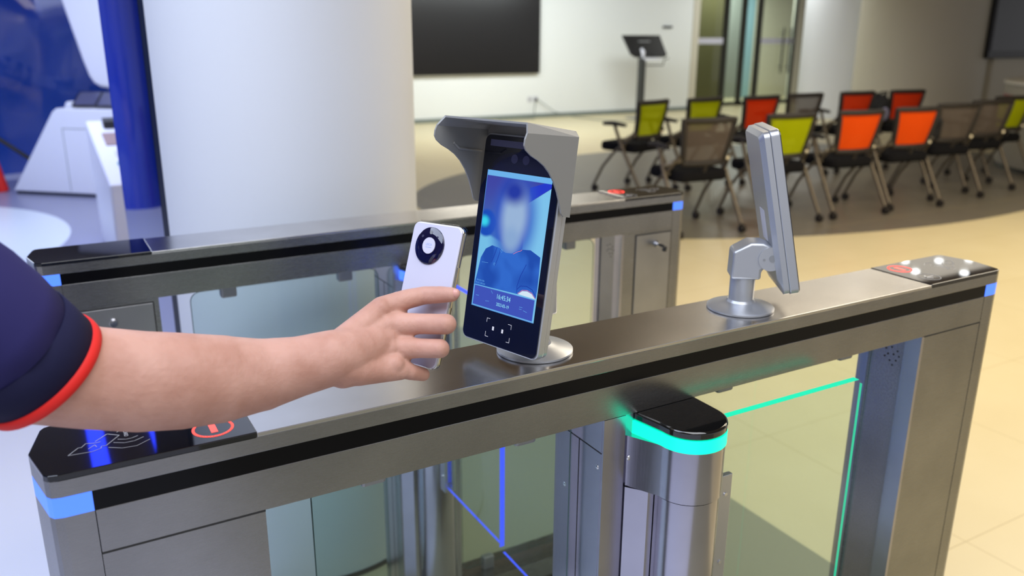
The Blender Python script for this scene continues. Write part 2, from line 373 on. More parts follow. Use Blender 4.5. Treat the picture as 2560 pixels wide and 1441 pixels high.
CARD = [[(.0229, .0377), (.0325, .0506), (.0352, .0499), (.0395, .057), (.0481, .0537), (.0526, .0542)], [(.0484, .0575), (.0602, .07), (.0708, .061), (.057, .0428), (.0531, .0435), (.0519, .0388), (.044, .0354), (.0229, .0377)], [(.0413, .0436), (.0473, .0497), (.0485, .0445)],
        [(.059, .0372), (.0705, .0294), (.0838, .0278), (.0969, .0365)], [(.0643, .0462), (.0739, .0403), (.083, .0403), (.0918, .0452)], [(.0688, .0519), (.0758, .048), (.0816, .0482), (.0871, .051)],
        [(.0641, .0757), (.0673, .0781), (.0696, .0781), (.076, .080)], [(.0694, .0696), (.0749, .0729), (.0829, .0713)]]
def pole(root, sgn, ybase, lit, px=0.75):
    """rotating wing pole; sgn -1 sticks out to -y, +1 to +y"""
    R_ = 0.0475
    def prof(r, x0, off=0.045, wide=0.062):
        cy = off; a = arc(px, cy, r, 0, 180, 22)
        return [(px + r, -0.004)] + a + [(x0, -0.004)]
    def T(pts): return [(x, ybase + sgn * y) for x, y in pts]
    MB().prz(T(prof(R_, px - 0.072)), 0.872, 0.9475).build('pole_head', 'steel_pole', root, smooth=True, angle=30)
    lo = MB(); lo.lathe([(0.0455, 0.02), (0.0455, 0.870)], (px, ybase + sgn * 0.045, 0), 64); o = lo.build('rotating_pole', 'steel_pole', root, smooth=True)
    MB().prz(T([(px - 0.072, -0.004), (px - 0.072, 0.002), (px - 0.052, 0.028), (px - 0.044, 0.03), (px - 0.036, -0.004)]), 0.02, 0.871).build('pole_back_plate', 'steel_pole', root)
    MB().prz(T(prof(R_ + 0.0012, px - 0.060)), 0.9475, 0.966).build('light_ring', 'light_green' if lit == 'green' else 'light_blue', root, smooth=True, angle=30)
    MB().prz(T(prof(R_ + 0.001, px - 0.058)), 0.966, 0.9785).build('pole_cap', 'pole_cap', root, smooth=True, angle=30, bevel=0.003)
    for zz, xx in ((0.945, px - 0.068), (0.84, px - 0.067)):
        s_ = MB(); s_.ball((xx, ybase + sgn * 0.003, zz - 0.03), 0.004, 12, (1, 0.5, 1)); s_.build('screw', 'chrome', root, smooth=True)
def wing(name, x, y, ang, lit, label, x1):
    """acrylic wing: local x runs away from the pole"""
    t = thing(name, label, 'gate wing', (x, y, 0), math.radians(ang), 'acrylic wings of the turnstiles')
    z0, z1, x0, th = 0.465, 0.965, 0.0492, 0.005
    pr = [(px_, pz) for px_, pz in rrect(x0, z0, x1, z1, 0.008, 5)]
    MB().prism([(a, -th, b_) for a, b_ in pr], (0, 2 * th, 0)).build('acrylic_sheet', 'wing_acrylic', t)
    e = 'edge_green' if lit == 'green' else 'edge_blue'
    # light-piping polished edges: thin skins on the edge faces
    b = MB()
    b.box((x0, -th, z1), (x1 - 0.008, th, z1 + 0.0008))
    if lit == 'green': b.box((x1, -th, z0 + 0.008), (x1 + 0.0008, -th + 0.0035, z1 - 0.008))
    else:
        b.box((x1, -th, z0 + 0.008), (x1 + 0.0008, th, z1 - 0.008)); b.box((x0 - 0.0006, -th, z0 + 0.004), (x0 + 0.0002, th, z0 + 0.10))
    b.box((x0, -0.0022, z0 - 0.0008), (x1 - 0.008, 0.0022, z0))
    b.build('lit_edge', e, t)
    for k in (-1, 1):
        b = MB(); b.box((x0 - 0.0005, k * th, 0.46), (x0 + 0.024, k * (th + 0.008), 0.880)); o = b.build('clamp_plate', 'aluminium', t, bevel=0.001)
        for zz in (0.50, 0.62, 0.74, 0.85):
            s_ = MB(); s_.tube([(x0 + 0.013, k * (th + 0.0065), zz), (x0 + 0.013, k * (th + 0.0095), zz)], 0.0028, 12); s_.build('rivet', 'chrome', o)
    return t
def turnstile(label, y0, x0, hx0, hx1, doors, left_icons):
    t = thing('turnstile', label, 'turnstile', (x0, y0, 0))
    G = 0.1955
    MB().prz(capshape(0, LX, True, True), 1.0475, H - 0.004).build('top_lid', 'steel', t, bevel=0.0006)
    MB().prz(capshape(G, LX - G, False, False), H - 0.0045, H).build('top_plate', 'steel_top', t, bevel=0.0006)
    for k, (a, b_) in enumerate(((0, G), (LX - G, LX))):
        g = MB().prz(capshape(a, b_, k == 0, k == 1), H - 0.0062, H + 0.0012).build('cap_glass', 'cap_glass', t, bevel=0.001)
        if k == 0 and not left_icons: continue
        F = (lambda p: (LX - p[0], WY - p[1])) if k else (lambda p: p)
        rot = Matrix.Rotation(math.pi, 4, 'Z') if k else Matrix.Identity(4)
        zt = H + 0.0013
        cx, cy = F((0.1575, 0.031)); s_ = MB()
        s_.ribbon([(cx + 0.0195 * math.cos(a_ * math.pi / 20), cy + 0.0195 * math.sin(a_ * math.pi / 20)) for a_ in range(40)], 0.0026, zt, zt + 0.0002, True)
        s_.prz([(cx - 0.0034, cy - 0.0105), (cx + 0.0034, cy - 0.0105), (cx + 0.0034, cy + 0.0105), (cx - 0.0034, cy + 0.0105)], zt, zt + 0.0002); s_.build('stop_symbol', 'icon_red', g)
        cx, cy = F((0.1575, 0.088)); s_ = MB(); d = -1 if k else 1
        s_.ribbon([(cx + 0.0185 * math.cos(a_ * math.pi / 20), cy + 0.0185 * math.sin(a_ * math.pi / 20)) for a_ in range(40)], 0.0014, zt, zt + 0.0002, True)
        s_.ribbon([(cx - 0.010 * d, cy), (cx + 0.009 * d, cy)], 0.003, zt, zt + 0.0002); s_.ribbon([(cx + 0.001 * d, cy + 0.008), (cx + 0.009 * d, cy), (cx + 0.001 * d, cy - 0.008)], 0.003, zt, zt + 0.0002)
        s_.build('arrow_symbol', 'icon_grey', g)
        s_ = MB()
        for ln in CARD: s_.ribbon([F(p) for p in ln], 0.0007, zt, zt + 0.0002)
        s_.build('card_symbol', 'icon_grey', g)
        p = F((0.0768, 0.0625)); text('card_word', 'CARD', 0.0055, Matrix.Translation((p[0], p[1], zt)) @ rot @ Matrix.Rotation(-math.pi / 2, 4, 'Z'), 'icon_grey', g)
    MB().prz(capshape(0.038, LX - 0.038, False, False, 0.0006), 1.0265, 1.0475).build('black_band', 'band_black', t)
    MB().prz(capshape(0, 0.038, True, False), 1.0265, 1.0475).build('light_strip', 'light_blue', t)
    MB().prz(capshape(LX - 0.038, LX, False, True), 1.0265, 1.0475).build('light_strip', 'light_blue', t)
    MB().prz(capshape(0.0387, LX - 0.0387, False, False), 0.979, 1.0265).build('upper_beam', 'steel', t, bevel=0.0005)
    for a, b_, l, r in ((0, 0.038, True, False), (LX - 0.038, LX, False, True)):
        MB().prz(capshape(a, b_, l, r), 0.0, 1.0265).build('end_post', 'steel', t)
    for k, (a, b_) in enumerate(((0.0387, 0.1970), (1.3055, LX - 0.0387))):
        MB().box((a, 0.0005, 0.0), (b_, WY - 0.0005, 0.9785)).build('side_cabinet', 'steel', t)
        if doors:
            da, db = (0.060, 0.186) if k == 0 else (1.345, 1.458)
            MB().box((da - 0.002, -0.0006, 0.1), (db + 0.002, 0.002, 0.973)).build('door_gap', 'seam', t)
            d = MB().box((da, -0.0022, 0.102), (db, 0.001, 0.971)).build('cabinet_door', 'steel_door', t, bevel=0.0008)
            lx, lz = (0.114, 0.943) if k == 0 else (1.41, 0.943)
            l_ = MB(); l_.tube([(lx, -0.003, lz), (lx, -0.012, lz)], [0.0085, 0.0065], 24); l_.tube([(lx, -0.012, lz), (lx, -0.0135, lz)], 0.0045, 16); l_.build('lock', 'chrome', d, smooth=True)
            if k: l_ = MB(); l_.box((lx + 0.001, -0.032, lz - 0.004), (lx + 0.003, -0.0135, lz + 0.003)); l_.tube([(lx + 0.002, -0.036, lz - 0.001), (lx + 0.002, -0.034, lz - 0.012)], 0.006, 12); l_.build('key', 'dark_plastic', d)
        else:
            MB().box((a, -0.0004, 0.9775), (b_, 0.001, 0.9795)).build('seam_line', 'seam', t)
        if k:  # channel and speaker holes on the inner face
            MB().box((a - 0.006, 0.0, 0.0), (a + 0.0005, 0.030, 0.9785)).build('corner_strip', 'steel_pole', t)
            MB().box((a - 0.003, 0.1, 0.0), (a + 0.0005, WY, 0.9785)).build('corner_strip', 'steel_pole', t)
            hb = MB()
            for yy, zz in ((.045, .952), (.057, .956), (.068, .951), (.041, .943), (.052, .944), (.063, .942), (.046, .934), (.058, .931), (.069, .936), (.052, .924)):
                hb.tube([(a - 0.0006, yy, zz - 0.015), (a + 0.001, yy, zz - 0.015)], 0.0017, 8)
            hb.build('speaker_holes', 'seam', t)
    MB().box((hx0, 0.004, 0.0), (hx1, WY - 0.004, 0.9785)).build('drive_housing', 'steel_pole', t)
    MB().box((hx0 - 0.0004, 0.055, 0.0), (hx0 + 0.001, 0.0565, 0.93)).box((hx0 - 0.0004, 0.004, 0.928), (hx0 + 0.001, WY - 0.004, 0.9295)).build('seam_line', 'seam', t)
    MB().box((hx0 + 0.0005, 0.0, 0.0), (hx0 + 0.036, 0.006, 0.9785)).build('front_strip', 'steel_pole', t)
    for (yy, zz) in ((0.012, 0.905), (0.012, 0.72), (0.09, 0.84), (0.09, 0.6)):
        MB().ball((hx0, yy, zz), 0.0035, 12, (0.5, 1, 1)).build('screw', 'chrome', t, smooth=True)
    MB().box((0.1975, 0.012, 0.03), (1.305, WY - 0.012, 0.085)).build('bottom_rail', 'steel', t, bevel=0.001)
    MB().box((0.1975, 0.03, 0.0), (1.305, WY - 0.03, 0.03)).build('plinth', 'dark_plastic', t)
    # glass panes with clamps
    for a, b_ in ((0.262, min(hx0 - 0.012, 0.665)), (hx1 + 0.03, 1.255)):
        pp = rrect(a, 0.10, b_, 0.962, 0.02, 6)
        pn = MB().prism([(x_, WY / 2 - 0.004, z_) for x_, z_ in pp], (0, 0.008, 0)).build('glass_pane', 'pane_glass', t)
        eg = MB()
        for i in range(len(pp)):
            p, q_ = pp[i], pp[(i + 1) % len(pp)]
            if (Vector(p) - Vector(q_)).length > 1e-5: eg.tube([(p[0], WY / 2, p[1]), (q_[0], WY / 2, q_[1])], 0.0009, 6)
        eg.build('pane_edge', 'seam_green', pn)
        for xx in (a + 0.075, b_ - 0.078):
            MB().box((xx - 0.016, WY / 2 - 0.011, 0.9435), (xx + 0.016, WY / 2 + 0.011, 0.9795)).build('glass_clamp', 'silver_dark', t, bevel=0.004)
            MB().box((xx - 0.016, WY / 2 - 0.011, 0.084), (xx + 0.016, WY / 2 + 0.011, 0.122)).build('glass_clamp', 'silver_dark', t, bevel=0.004)
    return t
mat('seam_green', c(70, 96, 92), 0.3)
near = turnstile('nearest brushed-steel turnstile, two face terminals standing on its long top', 0, 0, 0.640, 0.800, False, True)
pole(near, -1, 0.0, 'green'); pole(near, 1, WY, 'blue')
FY = 0.8527
far = turnstile('far brushed-steel turnstile in front of the white pillar', FY, 0.0095, 0.676, 0.836, True, False)
pole(far, -1, 0.0, 'blue')
wing('gate_wing', 0.75, -0.045, 0, 'green', 'open clear acrylic wing with green glowing edge, nearest the viewer', 0.338)
wing('gate_wing', 0.75, WY + 0.045, 90, 'blue', 'closed acrylic wing with blue edge, hinged on the near turnstile', 0.3075)
wing('gate_wing', 0.7595, FY - 0.045, -90, 'blue', 'closed acrylic wing with blue edge, hinged on the far turnstile', 0.318)

# ------------------------------------------------------------------ face terminals
def stand_parts(root, fwd):
    """round foot, pole and tilting head; fwd = unit vector towards the panel"""
    MB().lathe([(0.0485, 0), (0.0500, 0.001), (0.0500, 0.0035), (0.047, 0.0050), (0.030, 0.0085), (0.0215, 0.0115), (0.0195, 0.015)], seg=64).build('foot', 'silver_paint', root, smooth=True, angle=25)
    MB().lathe([(0.0185, 0.012), (0.0185, 0.056)], seg=48).build('pole', 'silver_paint', root, smooth=True)
    a = math.atan2(fwd[1], fwd[0]); R3 = Matrix.Rotation(a, 4, 'Z')
    h = MB(R3); w = 0.021
    prof = [(-0.021, 0.050), (0.0225, 0.050), (0.0225, 0.064), (0.037, 0.072), (0.037, 0.100), (0.022, 0.106), (0.004, 0.106), (-0.020, 0.092)]
    h.prism([(x, -w, z) for x, z in prof], (0, 2 * w, 0)); h.build('tilt_head', 'silver_paint', root, bevel=0.004, seg=3, smooth=True)
    h = MB(R3)
    for k in (-1, 1): h.tube([(0.034, k * 0.0235, 0.083), (0.034, k * 0.0195, 0.083)], 0.018, 32)
    ea = h.build('hinge_ear', 'silver_paint', root, smooth=True)
    for k in (-1, 1):
        h = MB(R3); h.tube([(0.036, k * 0.0238, 0.084), (0.036, k * 0.0245, 0.084)], 0.005, 20); h.tube([(0.024, k * 0.0238, 0.082), (0.024, k * 0.0243, 0.082)], 0.0018, 12); h.build('hinge_screw', 'silver_dark', ea)
    return R3
def panel_body(root, xf, w, h, depth):
    pr = rrect(-w / 2, -h / 2, w / 2, h / 2, 0.010, 6)
    MB(xf).prism([(x, 0.0012, z) for x, z in pr], (0, depth * 0.45, 0)).build('front_frame', 'silver_paint', root, smooth=True, bevel=0.0014, seg=3)
    pr2 = rrect(-w / 2 + 0.001, -h / 2 + 0.001, w / 2 - 0.001, h / 2 - 0.001, 0.010, 6)
    y0 = 0.0012 + depth * 0.47; y1 = depth; b = MB(xf)
    A_ = [b.bm.verts.new((x, y0, z)) for x, z in pr2]
    B_ = [b.bm.verts.new((x, y0 + (y1 - y0) * 0.55, z)) for x, z in pr2]
    C_ = [b.bm.verts.new((x * 0.86, y1, z * 0.90 + 0.006)) for x, z in pr2]; n = len(pr2)
    for P_, Q_ in ((A_, B_), (B_, C_)):
        for i in range(n): b.bm.faces.new((P_[i], P_[(i + 1) % n], Q_[(i + 1) % n], Q_[i]))
    b.bm.faces.new(A_[::-1]); b.bm.faces.new(C_)
    return b.build('back_shell', 'silver_paint', root, smooth=True, angle=25)
def glass_face(root, xf, w, h):
    pr = rrect(-w / 2 + 0.0022, -h / 2 + 0.0022, w / 2 - 0.0022, h / 2 - 0.0022, 0.0085, 6)
    return MB(xf).prism([(x, 0.0, z) for x, z in pr], (0, 0.0013, 0)).build('front_glass', 'bezel_glass', root)

MT = Matrix(((0.2668, 0.9475, 0.1761, 0), (-0.9637, 0.2599, 0.0617, 0), (0.0127, -0.1862, 0.9824, 0), (0, 0, 0, 1)))
base1 = Vector((0.5703, 0.0644, H + 0.0001)); o1 = Vector((0.52705, 0.05428, 1.22029))
X1 = Matrix.Translation(o1 - base1) @ MT
T1 = thing('face_terminal', 'face recognition terminal with lit portrait screen and metal hood, on the near turnstile', 'terminal', base1)
stand_parts(T1, (-0.964, -0.264))
panel_body(T1, X1, 0.1345, 0.2635, 0.024); gf = glass_face(T1, X1, 0.1345, 0.2635)
# hood: bent sheet metal
hp = [(-.0745, .1320), (-.0768, .1250), (-.0768, .1185), (-.073, .1135), (-.064, .1085), (-.052, .1045), (-.041, .0995), (-.031, .0925), (-.0215, .083), (-.013, .071), (-.006, .058), (-.0015, .048), (.003, .0445), (.0145, .0440), (.0125, .088), (.0115, .1370)]
hood = MB(X1)
for k in (-1, 1): hood.prism([(k * 0.0735, y, z) for y, z in hp], (k * 0.0022, 0, 0))
hood.prism([(-.0685, -.0690, .1415), (.0685, -.0690, .1415), (.0685, .0115, .1415), (-.0685, .0115, .1415)], (0, 0, 0.0022))
for k in (-1, 1):
    hood.prism([(k * .0757, -.0745, .1320), (k * .0757, .0115, .1370), (k * .0685, .0115, .1437), (k * .0685, -.0690, .1437)], (-k * .0018, 0, -.0016))
hood.prism([(-.0745, .0105, .128), (.0745, .0105, .128), (.0745, .0105, .1375), (.069, .0105, .1436), (-.069, .0105, .1436), (-.0745, .0105, .1375)], (0, .0022, 0))
ho = hood.build('hood', 'hood_paint', T1)
MB(X1).tube([(-.0728, -.046, .1135), (-.0728, -.036, .1075), (-.0728, .002, .1075)], 0.0016, 8).build('hood_rib', 'hood_paint', ho)
# screen
def screen_mat():
    m = bpy.data.materials.new('screen_image'); m.use_nodes = True; nt = m.node_tree; N = nt.nodes; L = nt.links; N.clear()
    out = N.new('ShaderNodeOutputMaterial'); em = N.new('ShaderNodeEmission'); L.new(em.outputs[0], out.inputs[0]); em.inputs[1].default_value = 0.95
    uv = N.new('ShaderNodeUVMap'); uv.uv_map = 'UVMap'; sp = N.new('ShaderNodeSeparateXYZ'); L.new(uv.outputs[0], sp.inputs[0]); X, Z = sp.outputs[0], sp.outputs[1]
    def mth(op, *a):
        n = N.new('ShaderNodeMath'); n.operation = op
        for i, v in enumerate(a):
            if isinstance(v, (int, float)): n.inputs[i].default_value = v
            else: L.new(v, n.inputs[i])
        return n.outputs[0]
    def ss(v, a, b_):
        n = N.new('ShaderNodeMapRange'); n.interpolation_type = 'SMOOTHSTEP'; L.new(v, n.inputs[0]); n.inputs[1].default_value = a; n.inputs[2].default_value = b_; return n.outputs[0]
    def mix(f, a, b_):
        n = N.new('ShaderNodeMix'); n.data_type = 'RGBA'
        if isinstance(f, (int, float)): n.inputs[0].default_value = f
        else: L.new(f, n.inputs[0])
        for i, v in ((6, a), (7, b_)):
            if isinstance(v, tuple): n.inputs[i].default_value = v
            else: L.new(v, n.inputs[i])
        return n.outputs[2]
    def ell(cx, cz, rx, rz, soft):
        a = mth('DIVIDE', mth('SUBTRACT', X, cx), rx); b_ = mth('DIVIDE', mth('SUBTRACT', Z, cz), rz); r = mth('SQRT', mth('ADD', mth('MULTIPLY', a, a), mth('MULTIPLY', b_, b_)))
        return mth('SUBTRACT', 1.0, ss(r, 1 - soft, 1 + soft))
    col = mix(ss(Z, -0.06, 0.08), c(70, 140, 215), c(66, 72, 165))
    # dark violet upper left, cyan lower left
    lz = mth('ADD', Z, mth('MULTIPLY', X, 0.25)); col = mix(mth('SUBTRACT', 1.0, ss(lz, -0.006, -0.001)), col, c(120, 195, 235))
    col = mix(ell(-0.046, 0.020, 0.017, 0.017, 0.15), col, c(30, 80, 190)); col = mix(ell(-0.050, 0.022, 0.008, 0.006, 0.7), col, c(60, 215, 240))
    # pale wall right
    edge = mth('SUBTRACT', Z, mth('ADD', 0.0547 - 0.024 * 0.63, mth('MULTIPLY', X, 0.63)))
    wallm = mth('MULTIPLY', ss(X, 0.020, 0.022), mth('SUBTRACT', 1.0, ss(edge, -0.0005, 0.0005))); col = mix(wallm, col, c(128, 198, 240))
    bx = mth('MULTIPLY', ss(X, 0.0205, 0.0215), mth('MULTIPLY', ss(edge, 0, 0.001), mth('SUBTRACT', 1.0, ss(mth('SUBTRACT', Z, mth('MULTIPLY', X, 0.35)), 0.064, 0.0645)))); col = mix(bx, col, c(40, 60, 205))
    # blurred head
    col = mix(ell(0.001, 0.030, 0.034, 0.052, 0.45), col, c(52, 92, 200)); col = mix(ell(0.001, 0.034, 0.021, 0.034, 0.5), col, c(156, 184, 220)); col = mix(ell(0.0, 0.006, 0.012, 0.014, 0.7), col, c(140, 172, 215))
    col = mix(ell(-0.004, 0.064, 0.018, 0.014, 0.7), col, c(40, 60, 165))
    col = mix(ss(Z, 0.0790, 0.0800), col, c(112, 182, 240))
    L.new(col, em.inputs[0]); M['screen_image'] = m
screen_mat()
def emi(name, r, g, b_, s=0.95): return mat(name, (0, 0, 0, 1), 0.5, emit=s, ecol=c(r, g, b_), spec=0)
emi('sc_shirt', 42, 92, 190); emi('sc_shirt_dark', 30, 60, 165); emi('sc_pink', 225, 130, 160); emi('sc_skin', 215, 235, 250); emi('sc_bar', 66, 86, 188); emi('sc_line', 100, 170, 235); emi('sc_text', 150, 230, 250, 1.0); emi('sc_frame', 84, 140, 215)
def fabric_picture():
    m = M['sc_shirt']; nt = m.node_tree; tc = nt.nodes.new('ShaderNodeTexCoord'); n = nt.nodes.new('ShaderNodeTexNoise'); n.inputs['Scale'].default_value = 30; n.inputs['Detail'].default_value = 1; n.inputs['Distortion'].default_value = 0.3
    r = nt.nodes.new('ShaderNodeValToRGB'); r.color_ramp.elements[0].position = 0.38; r.color_ramp.elements[1].position = 0.66; r.color_ramp.elements[0].color = c(36, 80, 178); r.color_ramp.elements[1].color = c(52, 108, 208)
    nt.links.new(tc.outputs['Object'], n.inputs['Vector']); nt.links.new(n.outputs[0], r.inputs[0]); nt.links.new(r.outputs[0], nt.nodes['Principled BSDF'].inputs['Emission Color'])
fabric_picture()
S = MB(X1); S.prism([(-.0546, -0.0003, -.0871), (.0546, -0.0003, -.0871), (.0546, -0.0003, .0863), (-.0546, -0.0003, .0863)], (0, 0.0002, 0))
disp = S.build('display', 'screen_image', T1, uv=lambda co: (co.x, co.z))
def face_poly(name, pts, m, lvl, parent=None):
    return MB(X1).prism([(x, -0.0003 - lvl * 0.00006, z) for x, z in pts], (0, 0.00004, 0)).build(name, m, parent or disp)
def face_line(name, lines, w, m, lvl, parent=None, closed=False):
    F2 = X1 @ Matrix.Translation((0, -0.0003 - lvl * 0.00006, 0)) @ Matrix.Rotation(math.pi / 2, 4, 'X')
    b_ = MB(F2)
    for ln in lines: b_.ribbon(ln, w, 0, 0.00005, closed)
    return b_.build(name, m, parent or disp)
face_poly('shirt_picture', [(-.0539, -.0596), (-.0509, -.0433), (-.0482, -.0246), (-.0411, -.012), (-.0305, -.0062), (-.0175, -.0075), (-.0107, -.0105), (-.0057, -.0117), (.0052, -.0106), (.0120, -.0065), (.0202, -.0033), (.0348, -.0017), (.0518, -.0077), (.0530, -.024), (.0537, -.0454), (.0530, -.0571)], 'sc_shirt', 1)
face_line('shirt_lines', [[(.0214, -.0560), (.0205, -.048), (.024, -.035), (.031, -.020)], [(-.0210, -.0300), (-.0175, -.0190), (-.0150, -.0090)], [(-.0280, -.0270), (-.0240, -.0160), (-.0215, -.0075)], [(.0214, -.052), (.026, -.047), (.036, -.0455), (.046, -.048), (.053, -.055)]], 0.0008, 'sc_shirt_dark', 2)
face_poly('arm_picture', [(.0235, -.0575), (.030, -.0525), (.038, -.0512), (.046, -.0530), (.0520, -.0580)], 'sc_skin', 3)
face_line('trim_picture', [[(.0232, -.0568), (.030, -.0515), (.038, -.0502), (.046, -.0520), (.0522, -.0574)], [(.0075, -.0108), (.013, -.0075), (.019, -.0052), (.021, -.0036)]], 0.0006, 'sc_pink', 4)
face_poly('time_bar', [(-.0526, -.0602), (.0524, -.0592), (.0524, -.0855), (-.0526, -.0855)], 'sc_bar', 5)
face_line('display_frame', [[(-.0526, -.0602), (.0524, -.0592), (.0524, -.0855), (-.0526, -.0855)]], 0.0007, 'sc_line', 6, closed=True)
face_line('display_streaks', [[(-.048, -.073), (-.043, -.0727)], [(.029, -.0725), (.034, -.0722)], [(.029, -.0750), (.033, -.0748)], [(.036, -.0755), (.042, -.0765)], [(-.03, -.077), (-.024, -.0765)], [(-.022, -.0625), (-.019, -.0655)]], 0.0005, 'sc_line', 6)
face_line('display_border', [[(-.0540, -.0868), (.0540, -.0868)], [(-.0540, -.0868), (-.0540, .0858)]], 0.0009, 'sc_frame', 6)
def ftxt(body, size, x, z, m, al='CENTER', sx=1.0):
    return text('screen_text', body, size, X1 @ Matrix.Translation((x, -0.0008, z)) @ Matrix.Rotation(math.pi / 2, 4, 'X'), m, disp, 0.00003, al, sx)
ftxt('16:45:34', 0.0088, 0.0006, -0.0676, 'sc_text', sx=0.82); ftxt('2023-05-19', 0.0058, 0.0006, -0.0773, 'sc_text', sx=0.82)
ftxt('SN:1811336', 0.0028, -0.0500, -0.0532, 'sc_line', 'LEFT'); ftxt('IP:10.11.89.235', 0.0028, -0.0515, -0.0568, 'sc_line', 'LEFT')
face_line('shirt_buttons', [[(-.0131 + .0016 * math.cos(a), -.0105 + .0016 * math.sin(a)) for a in [i * .7 for i in range(9)]], [(-.0226 + .0014 * math.cos(a), -.0286 + .0014 * math.sin(a)) for a in [i * .7 for i in range(9)]], [(-.045, -.0298), (-.034, -.0290)]], 0.0004, 'sc_line', 4)
# marks on the black glass
mat('mark_white', c(205, 205, 215), 0.5, emit=0.5); mat('ir_strip', c(86, 88, 120), 0.2); mat('arch', (0.012, 0.012, 0.03, 1), 0.06)
for ln in [[(-.0232, -.1025), (-.0232, -.0976), (-.0180, -.0976)], [(.0140, -.0976), (.0196, -.0976), (.0196, -.1030)], [(-.0232, -.1150), (-.0232, -.1208), (-.0180, -.1208)], [(.0140, -.1200), (.0190, -.1200), (.0190, -.1140)]]: face_line('scan_bracket', [ln], 0.0005, 'mark_white', 1, gf)
face_poly('status_lamp', [(-.0124, -.1110), (-.0094, -.1110), (-.0094, -.1062), (-.0124, -.1062)], 'mark_white', 1, gf); face_poly('status_lamp', [(.0040, -.1110), (.0070, -.1110), (.0070, -.1062), (.0040, -.1062)], 'mark_white', 1, gf)
face_poly('infrared_strip', [(-.0555, .1160), (.050, .1160), (.050, .1240), (-.0555, .1240)], 'ir_strip', 1, gf)
face_poly('camera_window', [(-.050, .0870)] + [(0.052 * math.cos(a * math.pi / 24) * 0.95, .0870 + 0.025 * math.sin(a * math.pi / 24)) for a in range(24, -1, -1)], 'arch', 1, gf)
for xx in (-.0109, .0085):
    face_poly('camera_lens', [(xx + .0056 * math.cos(a * math.pi / 12), .1030 + .0056 * math.sin(a * math.pi / 12)) for a in range(24)], 'lens', 3, gf)

base2 = Vector((0.9362, 0.0660, H + 0.0001)); X2R = eul(math.radians(55.5), math.radians(-12.21), math.radians(0.58)).to_4x4()
X2 = Matrix.Translation(Vector((0.9962, 0.0599, 1.2229)) - base2) @ X2R
T2 = thing('face_terminal', 'silver face terminal seen from behind, without hood, at the right end', 'terminal', base2)
stand_parts(T2, (0.806, -0.554))
bs = panel_body(T2, X2, 0.1246, 0.2436, 0.029); glass_face(T2, X2, 0.1246, 0.2436)
MB(X2).box((-0.020, 0.0290, -0.045), (0.012, 0.0294, 0.002)).build('sticker', 'label_white', bs)
for zz in (0.108, -0.112): MB(X2).tube([(-0.052, 0.017, zz), (-0.052, 0.0235, zz)], 0.003, 12).build('screw_recess', 'silver_dark', bs)

# ------------------------------------------------------------------ phone
MP = Matrix(((0.3885, 0.8666, 0.3133, 0.3956), (-0.9209, 0.3538, 0.1634, 0.0184), (0.0307, -0.352, 0.9355, 1.1864), (0, 0, 0, 1)))
P = thing('phone', 'white smartphone with round black camera ring, held up to the terminal', 'phone', MP.translation); P.rotation_euler = MP.to_euler()
w, h = 0.0755, 0.1629
pr = rrect(-w / 2 + .0012, -h / 2 + .0012, w / 2 - .0012, h / 2 - .0012, 0.0085, 8)
MB().prism([(x, 0, z) for x, z in pr], (0, 0.003, 0)).build('back_cover', 'phone_white', P, smooth=True, bevel=0.0014, seg=4)
pr2 = rrect(-w / 2 + .0006, -h / 2 + .0006, w / 2 - .0006, h / 2 - .0006, 0.009, 8)
MB().prism([(x, 0.0026, z) for x, z in pr2], (0, 0.0048, 0)).build('metal_frame', 'phone_edge', P, smooth=True, bevel=0.0014, seg=3)
MB().prism([(x, 0.0072, z) for x, z in pr], (0, 0.0012, 0)).build('screen_glass', 'bezel_glass', P, smooth=True)
clear('case_clear', (0.95, 0.95, 0.96, 1), ior=1.35)
pr3 = rrect(-w / 2 - .0006, -h / 2 - .0006, w / 2 + .0006, h / 2 + .0006, 0.0098, 8)
cs = MB(); n = len(pr3)
ri = [[cs.bm.verts.new((x * sx_, y, z * sz_)) for x, z in pr3] for y, sx_, sz_ in ((-0.0007, 0.985, 0.992), (0.0010, 1, 1), (0.0086, 1, 1))]
for A_, B_ in zip(ri, ri[1:]):
    for i in range(n): cs.bm.faces.new((A_[i], A_[(i + 1) % n], B_[(i + 1) % n], B_[i]))
cs.build('clear_case', 'case_clear', P, smooth=True)
YR = Matrix.Translation((-0.0062, 0, 0.0542)) @ Matrix.Rotation(math.pi / 2, 4, 'X')
ring = MB(YR).lathe([(0.0215, -0.001), (0.0212, 0.0012), (0.0202, 0.0020), (0.0098, 0.0020), (0.0096, 0.0008), (0.0096, -0.001)], seg=64).build('camera_ring', 'ring_glass', P, smooth=True)
MB(YR).lathe([(0.0093, 0.0), (0.0093, 0.0024)], seg=48).build('ring_center', 'phone_white', ring)
for a, r_ in ((90, .0022), (140, .0016), (-45, .0018), (45, .0011)):
    MB(YR).tube([(.0152 * math.cos(math.radians(a)), .0152 * math.sin(math.radians(a)), .0018), (.0152 * math.cos(math.radians(a)), .0152 * math.sin(math.radians(a)), .0023)], r_, 16).build('camera_lens', 'silver_dark' if a == 90 else 'lens', ring)
mat('faint_blue', c(150, 170, 225), 0.5)
text('ring_text', 'LEICA', 0.0036, YR @ Matrix.Translation((0, 0.0012, 0.00245)), 'faint_blue', ring, 0.00003)
MB(YR).box((-0.0042, -0.0022, 0.0024), (0.0042, -0.0017, 0.00248)).build('ring_print', 'faint_blue', ring)
MB().box((0.0374, 0.003, 0.012), (0.0386, 0.006, 0.036)).box((0.0374, 0.003, -0.010), (0.0386, 0.006, 0.002)).build('side_button', 'phone_edge', P, bevel=0.0004)

